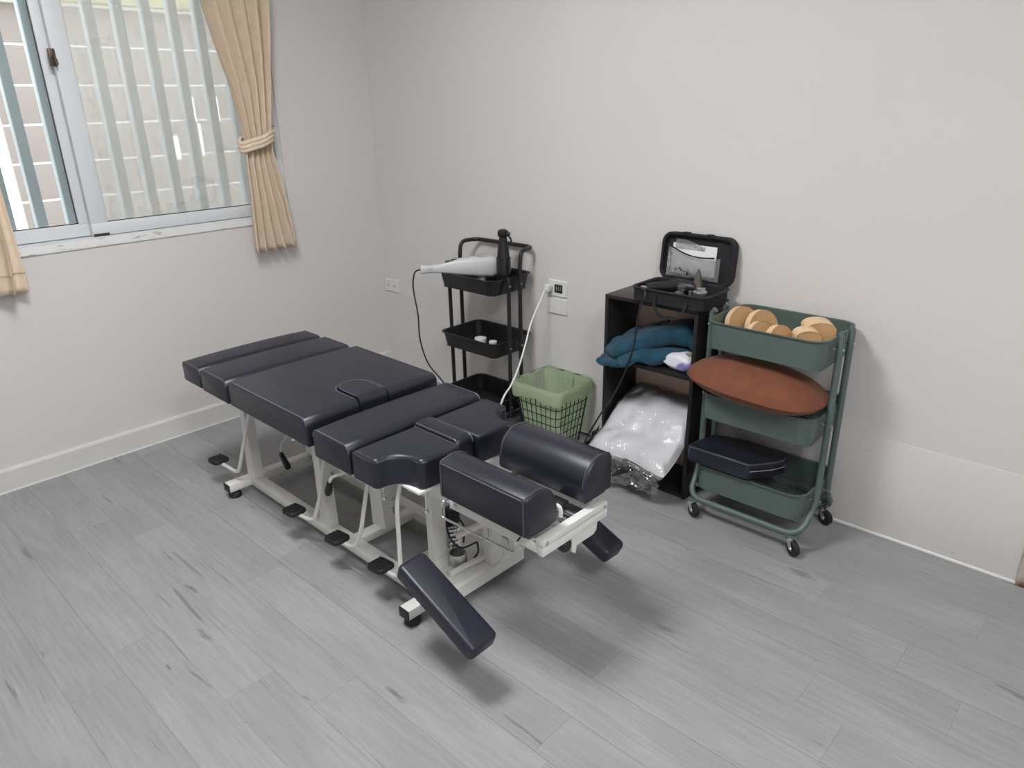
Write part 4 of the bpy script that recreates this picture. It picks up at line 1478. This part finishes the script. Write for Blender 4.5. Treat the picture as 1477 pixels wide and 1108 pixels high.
g = G(); g.tube([ga + (ga - gb).normalized() * 0.022, ga], 0.008, 12); g.build('cord_collar', STEEL, mg, off=off)
g = G(); g.tube([gb + Vector((0.0, 0.015, -KF - 0.0 + KF - 0.026)), gb + Vector((0.0, 0.015, -0.010))], 0.012, 8); g.build('gun_rest', BLACKP, mg, off=off)
# cord from the gun, in front of the cabinet, to the floor behind the basket
gs = ga + (ga - gb).normalized() * 0.022
cpts = [gs, Vector(ony(931, 424, -0.285)), Vector(ony(921, 452, -0.30)), Vector(ony(914, 500, -0.31)), Vector(ony(898, 545, -0.315)), Vector(ony(880, 578, -0.345)), Vector(ony(866, 598, -0.36))]
cpts += [Vector((1.72, -0.31, 0.12)), Vector((1.68, -0.20, 0.02)), Vector((1.62, -0.09, 0.006)), Vector((1.585, -0.04, 0.006)), Vector((1.53, -0.018, 0.006)), Vector((1.42, -0.014, 0.006))]
g = G(); g.tube(smooth(cpts, 8), 0.0036, 8)
tag(g.build('gun_cord', BLACKP), 'black cord dropping from the massage gun past the cabinet front', 'cable')

hd = [((978, 424), 'ball', 'grey round massage tip in the carry case'), ((990, 424), 'fork', 'grey forked massage tip in the carry case'), ((1006, 416), 'cone', 'tall brown cone massage tip in the carry case'),
      ((984, 415), 'disc', 'flat grey massage tip behind the round one in the case')]
for (qx, qy), kd_, lab in hd:
    p_ = onz(qx, qy, KF + 0.035)
    p_.y = min(max(p_.y, KY0 + 0.035), KY1 - 0.04)
    t_ = thing('massage_attachment', (p_.x, p_.y, KF), lab, 'massage tip', 'spare massage gun tips')
    if kd_ == 'ball':
        G().lathe([(0.004, 0.006), (0.014, 0.010), (0.019, 0.022), (0.019, 0.030), (0.013, 0.042), (0.004, 0.047)], (0, 0, 0), 18).build('tip', GREYH, t_)
        G().lathe([(0.008, 0.0), (0.008, 0.010)], (0, 0, 0), 12).build('stem', BLACKP, t_)
    elif kd_ == 'cone':
        G().lathe([(0.021, 0.010), (0.022, 0.020), (0.018, 0.050), (0.011, 0.085), (0.004, 0.108), (0.001, 0.110)], (0, 0, 0), 18).build('tip', GREYH, t_)
        G().lathe([(0.009, 0.0), (0.009, 0.012)], (0, 0, 0), 12).build('stem', BLACKP, t_)
    elif kd_ == 'fork':
        g = G(); g.tube(smooth([(-0.016, 0, 0.048), (-0.015, 0, 0.024), (0, 0, 0.014), (0.015, 0, 0.024), (0.016, 0, 0.048)]), 0.007, 10)
        g.build('tip', GREYH, t_)
        G().lathe([(0.008, 0.0), (0.008, 0.012)], (0, 0, 0), 12).build('stem', BLACKP, t_)
    else:
        G().lathe([(0.017, 0.028), (0.020, 0.032), (0.020, 0.042), (0.015, 0.046)], (0, 0, 0), 18).build('tip', GREYH, t_)
        G().lathe([(0.007, 0.0), (0.007, 0.030)], (0, 0, 0), 12).build('stem', BLACKP, t_)
p_ = onz(1022, 425, KF + 0.045)
t_ = thing('silver_jar', (min(p_.x, KX1 - 0.05), max(p_.y, KY0 + 0.036), KF), 'small silver round jar in the carry case', 'jar')
G().lathe([(0.023, 0), (0.025, 0.002), (0.025, 0.036)], (0, 0, 0), 22).build('jar_body', PAPER, t_)
G().lathe([(0.026, 0.035), (0.026, 0.050), (0.023, 0.053)], (0, 0, 0), 22).build('jar_lid', STEEL, t_)

# ------------------------------------------------------------------ green trolley
GX, GY = 2.452, -0.172
gc = thing('green_trolley', (GX, GY, 0), 'sage green three-tier metal trolley on casters by the wall', 'trolley')
GZ = (0.225, 0.513, 0.780)
GW, GD = 0.415, 0.298
for zt in GZ:
    tray(gc, GW, GD, zt - 0.100, zt, GREENM, PERFG, r=0.055, taper=0.006, lip=0.004, n=8)
px0, px1, pyf, pyb = -0.226, 0.226, -0.058, 0.036
zb = 0.078
for sx in (-1, 1):
    for py_, sy in ((pyf, -1), (pyb, 1)):
        pts = [(sx * 0.222, py_, 0.800), (sx * 0.226, py_, 0.785), (sx * 0.226, py_, 0.17), (sx * 0.214, sy * 0.150, zb), (sx * 0.10, sy * 0.150, zb)]
        g = G(); g.tube([(sx * 0.216, py_, 0.796)] + fillet(pts[1:], 0.085, 10), 0.0115, 10)
        g.build('post', GREENM, gc)
        for zt in GZ:
            G().cyl((sx * 0.200, py_, zt - 0.04), (sx * 0.2395, py_, zt - 0.04), 0.005, 8).build('screw', STEEL, gc)
for sy in (-1, 1):
    G().tube([(-0.12, sy * 0.150, zb), (0.12, sy * 0.150, zb)], 0.0115, 10).build('base_tube', GREENM, gc)
    for sx in (-1, 1):
        G().box(sx * 0.196 - 0.018, sx * 0.196 + 0.018, sy * 0.150 - 0.010, sy * 0.150 + 0.010, 0.064, 0.074, 0.003).build('caster_mount', GREENM, gc)
for (cx_, cy_, rz_) in ((-0.200, -0.148, R(155)), (0.190, -0.148, R(150)), (0.195, 0.125, R(158)), (-0.200, 0.125, R(160))):
    caster(gc, cx_, cy_, 0.068, rz_, 0.029)

# wooden blocks in the top tray
TZ = GZ[2] - 0.0985
for k, ((qx, qy), yc, rad, thk, rz_, tilt, lab) in enumerate((((1066, 446), -0.150, 0.066, 0.026, -24, 14, 'large wooden half-round block against the trolley end'), ((1098, 449), -0.150, 0.066, 0.026, -22, 14, 'large wooden half-round block second from the trolley end'),
                                                          ((1096, 461), -0.232, 0.056, 0.024, -22, 16, 'small wooden half-round block beside the large ones'), ((1124, 466), -0.232, 0.056, 0.026, -20, 16, 'small wooden half-round block next to the notched blocks'))):
    hh_ = rad * 1.72
    top = ony(qx, qy, yc)
    cx_ = top.x + math.sin(R(tilt)) * rad + (0.008 if k == 0 else 0.0); cy_ = yc
    lift = max(0.0, top.z - (TZ + hh_)) * 0.0
    t_ = thing('wooden_round', (cx_, cy_, TZ), lab, 'wooden block', 'wooden blocks in the green trolley')
    M = Matrix.Rotation(R(rz_), 4, 'Z') @ Matrix.Rotation(R(-tilt), 4, 'Y')
    prof = [(rad * 0.98, 0.0)] + [(rad * math.cos(a), rad * 0.72 + rad * math.sin(a)) for a in [R(-20 + 220 * j / 20) for j in range(21)]] + [(-rad * 0.98, 0.0)]
    zmin = 0.0
    g = G(); g.loft([[(xx, yy, zz) for yy, zz in prof] for xx in (-thk / 2 + 0.0015, thk / 2 - 0.0015)], M=Matrix.Translation((0, 0, 0.006)) @ M)
    g.build('block_face', WOODB, t_)
    g = G()
    outer = [[(xx, yy * 1.004, zz * 1.002 + 0.0004) for yy, zz in prof] for xx in (-thk / 2, thk / 2)]
    g.loft(outer, cap0=False, cap1=False, closed=False, M=Matrix.Translation((0, 0, 0.006)) @ M)
    g.build('block_rim', WOODE, t_)
for k, ((qx, qy), lab, sc, rz_) in enumerate((((1182, 462), 'tall notched wooden block with a curved top', 1.0, 34), ((1152, 482), 'low notched wooden block with a curved top', 0.80, 34))):
    hgt = 0.122 * (1.0 if k == 0 else 0.92)
    top = onz(qx, qy, TZ + hgt)
    cy_ = max(top.y, GY - GD / 2 + 0.072)
    t_ = thing('notched_block', (top.x, cy_, TZ + 0.001), lab, 'wooden block', 'notched wooden blocks')
    M = Matrix.Rotation(R(rz_), 4, 'Z')
    w_ = 0.042 * sc + 0.006
    prof = [(-w_, 0), (w_, 0), (w_, hgt * 0.80)] + [(w_ * math.cos(a), hgt * 0.80 + hgt * 0.20 * math.sin(a)) for a in [PI * j / 12 for j in range(1, 12)]] + [(-w_, hgt * 0.80)]
    d_ = 0.040 * sc
    g = G(); g.loft([[(yy, xx, zz) for yy, zz in prof] for xx in (-d_ + 0.002, d_ - 0.002)], M=M)
    g.build('block_face', WOODB, t_)
    g = G(); g.loft([[(yy * 1.01, xx, zz + 0.0006) for yy, zz in prof[2:]] for xx in (-d_, d_)], cap0=False, cap1=False, closed=False, M=M)
    g.build('block_rim', WOODE, t_)

# brown cushion over the middle tray
bp_ = thing('brown_cushion', (2.422, -0.255, GZ[1] - 0.012), 'rust brown suede cushion lying on the green trolley', 'cushion')


def cush(s_, t_, sg):
    u, v = 2 * s_ - 1, 2 * t_ - 1
    pu = max(0.0, 1 - abs(u) ** (2.0 if u < 0 else 3.6))
    e_ = max(0.0, 1 - abs(u) ** 2.3) ** 0.62 * max(0.0, 1 - abs(v) ** 2.2) ** 0.6
    x = 0.246 * u
    y_ = 0.148 * v * (0.12 + 0.88 * pu ** 0.45)
    z = sg * (0.080 if sg > 0 else 0.058) * e_ + 0.060 - 0.012 * u
    p = Vector((x, y_, z))
    p += noise.noise_vector(Vector((x * 11, y_ * 11, sg))) * 0.006 * e_
    return p


g = G(); g.grid(lambda s_, t_: cush(s_, t_, 1), 34, 26); g.grid(lambda s_, t_: cush(s_, t_, -1), 34, 26)
g.build('cushion_cover', BROWN, bp_, ang=80)
g = G()
g.tube([cush(s_, 0.0, 1) + Vector((0, -0.001, 0)) for s_ in [k / 30 for k in range(31)]], 0.0018, 6)
g.build('side_seam', mat('rust_thread', (0.12, 0.04, 0.02), 0.9), bp_)

# navy wedge pad resting on the bottom tray
wp = thing('wedge_pad', (2.34, -0.25, GZ[0]), 'navy leatherette face pad tilted over the lowest green tray', 'cushion')
off = Vector(wp.location)
fl0, fr0 = ony(990, 658, -0.345), ony(1078, 690, -0.345)
wdt = fr0.x - fl0.x
ol = [(0.008, 0.0), (wdt - 0.008, 0.0), (wdt, 0.010), (wdt + 0.045, 0.085), (wdt + 0.062, 0.135)]
for j in range(9):
    a = R(-10 + 110 * j / 8)
    ol.append((wdt + 0.012 + 0.052 * math.cos(a), 0.155 + 0.052 * math.sin(a)))
ol += [(wdt - 0.05, 0.212), (0.06, 0.205), (0.01, 0.17), (0.0, 0.10), (0.0, 0.010)]
Mw = Matrix.Translation(Vector((fl0.x, -0.345, GZ[0] + 0.012)) - off) @ Matrix.Rotation(R(-5), 4, 'X')
g = G(); g.prism(ol, 0.0, 0.062, 0.009, M=Mw, k=3)
wo = g.build('pad', LEATHER, wp, ang=45)
g = G(); g.tube([Mw @ Vector((p[0], p[1], 0.0565)) for p in ol], 0.0022, 6, closed=True); g.build('seam', SEAM, wo)
g = G(); g.tube([Mw @ Vector((p[0], p[1], 0.030)) for p in ol[2:10]], 0.0016, 6); g.build('seam', mat('pale_thread', (0.3, 0.3, 0.32), 0.5), wo)
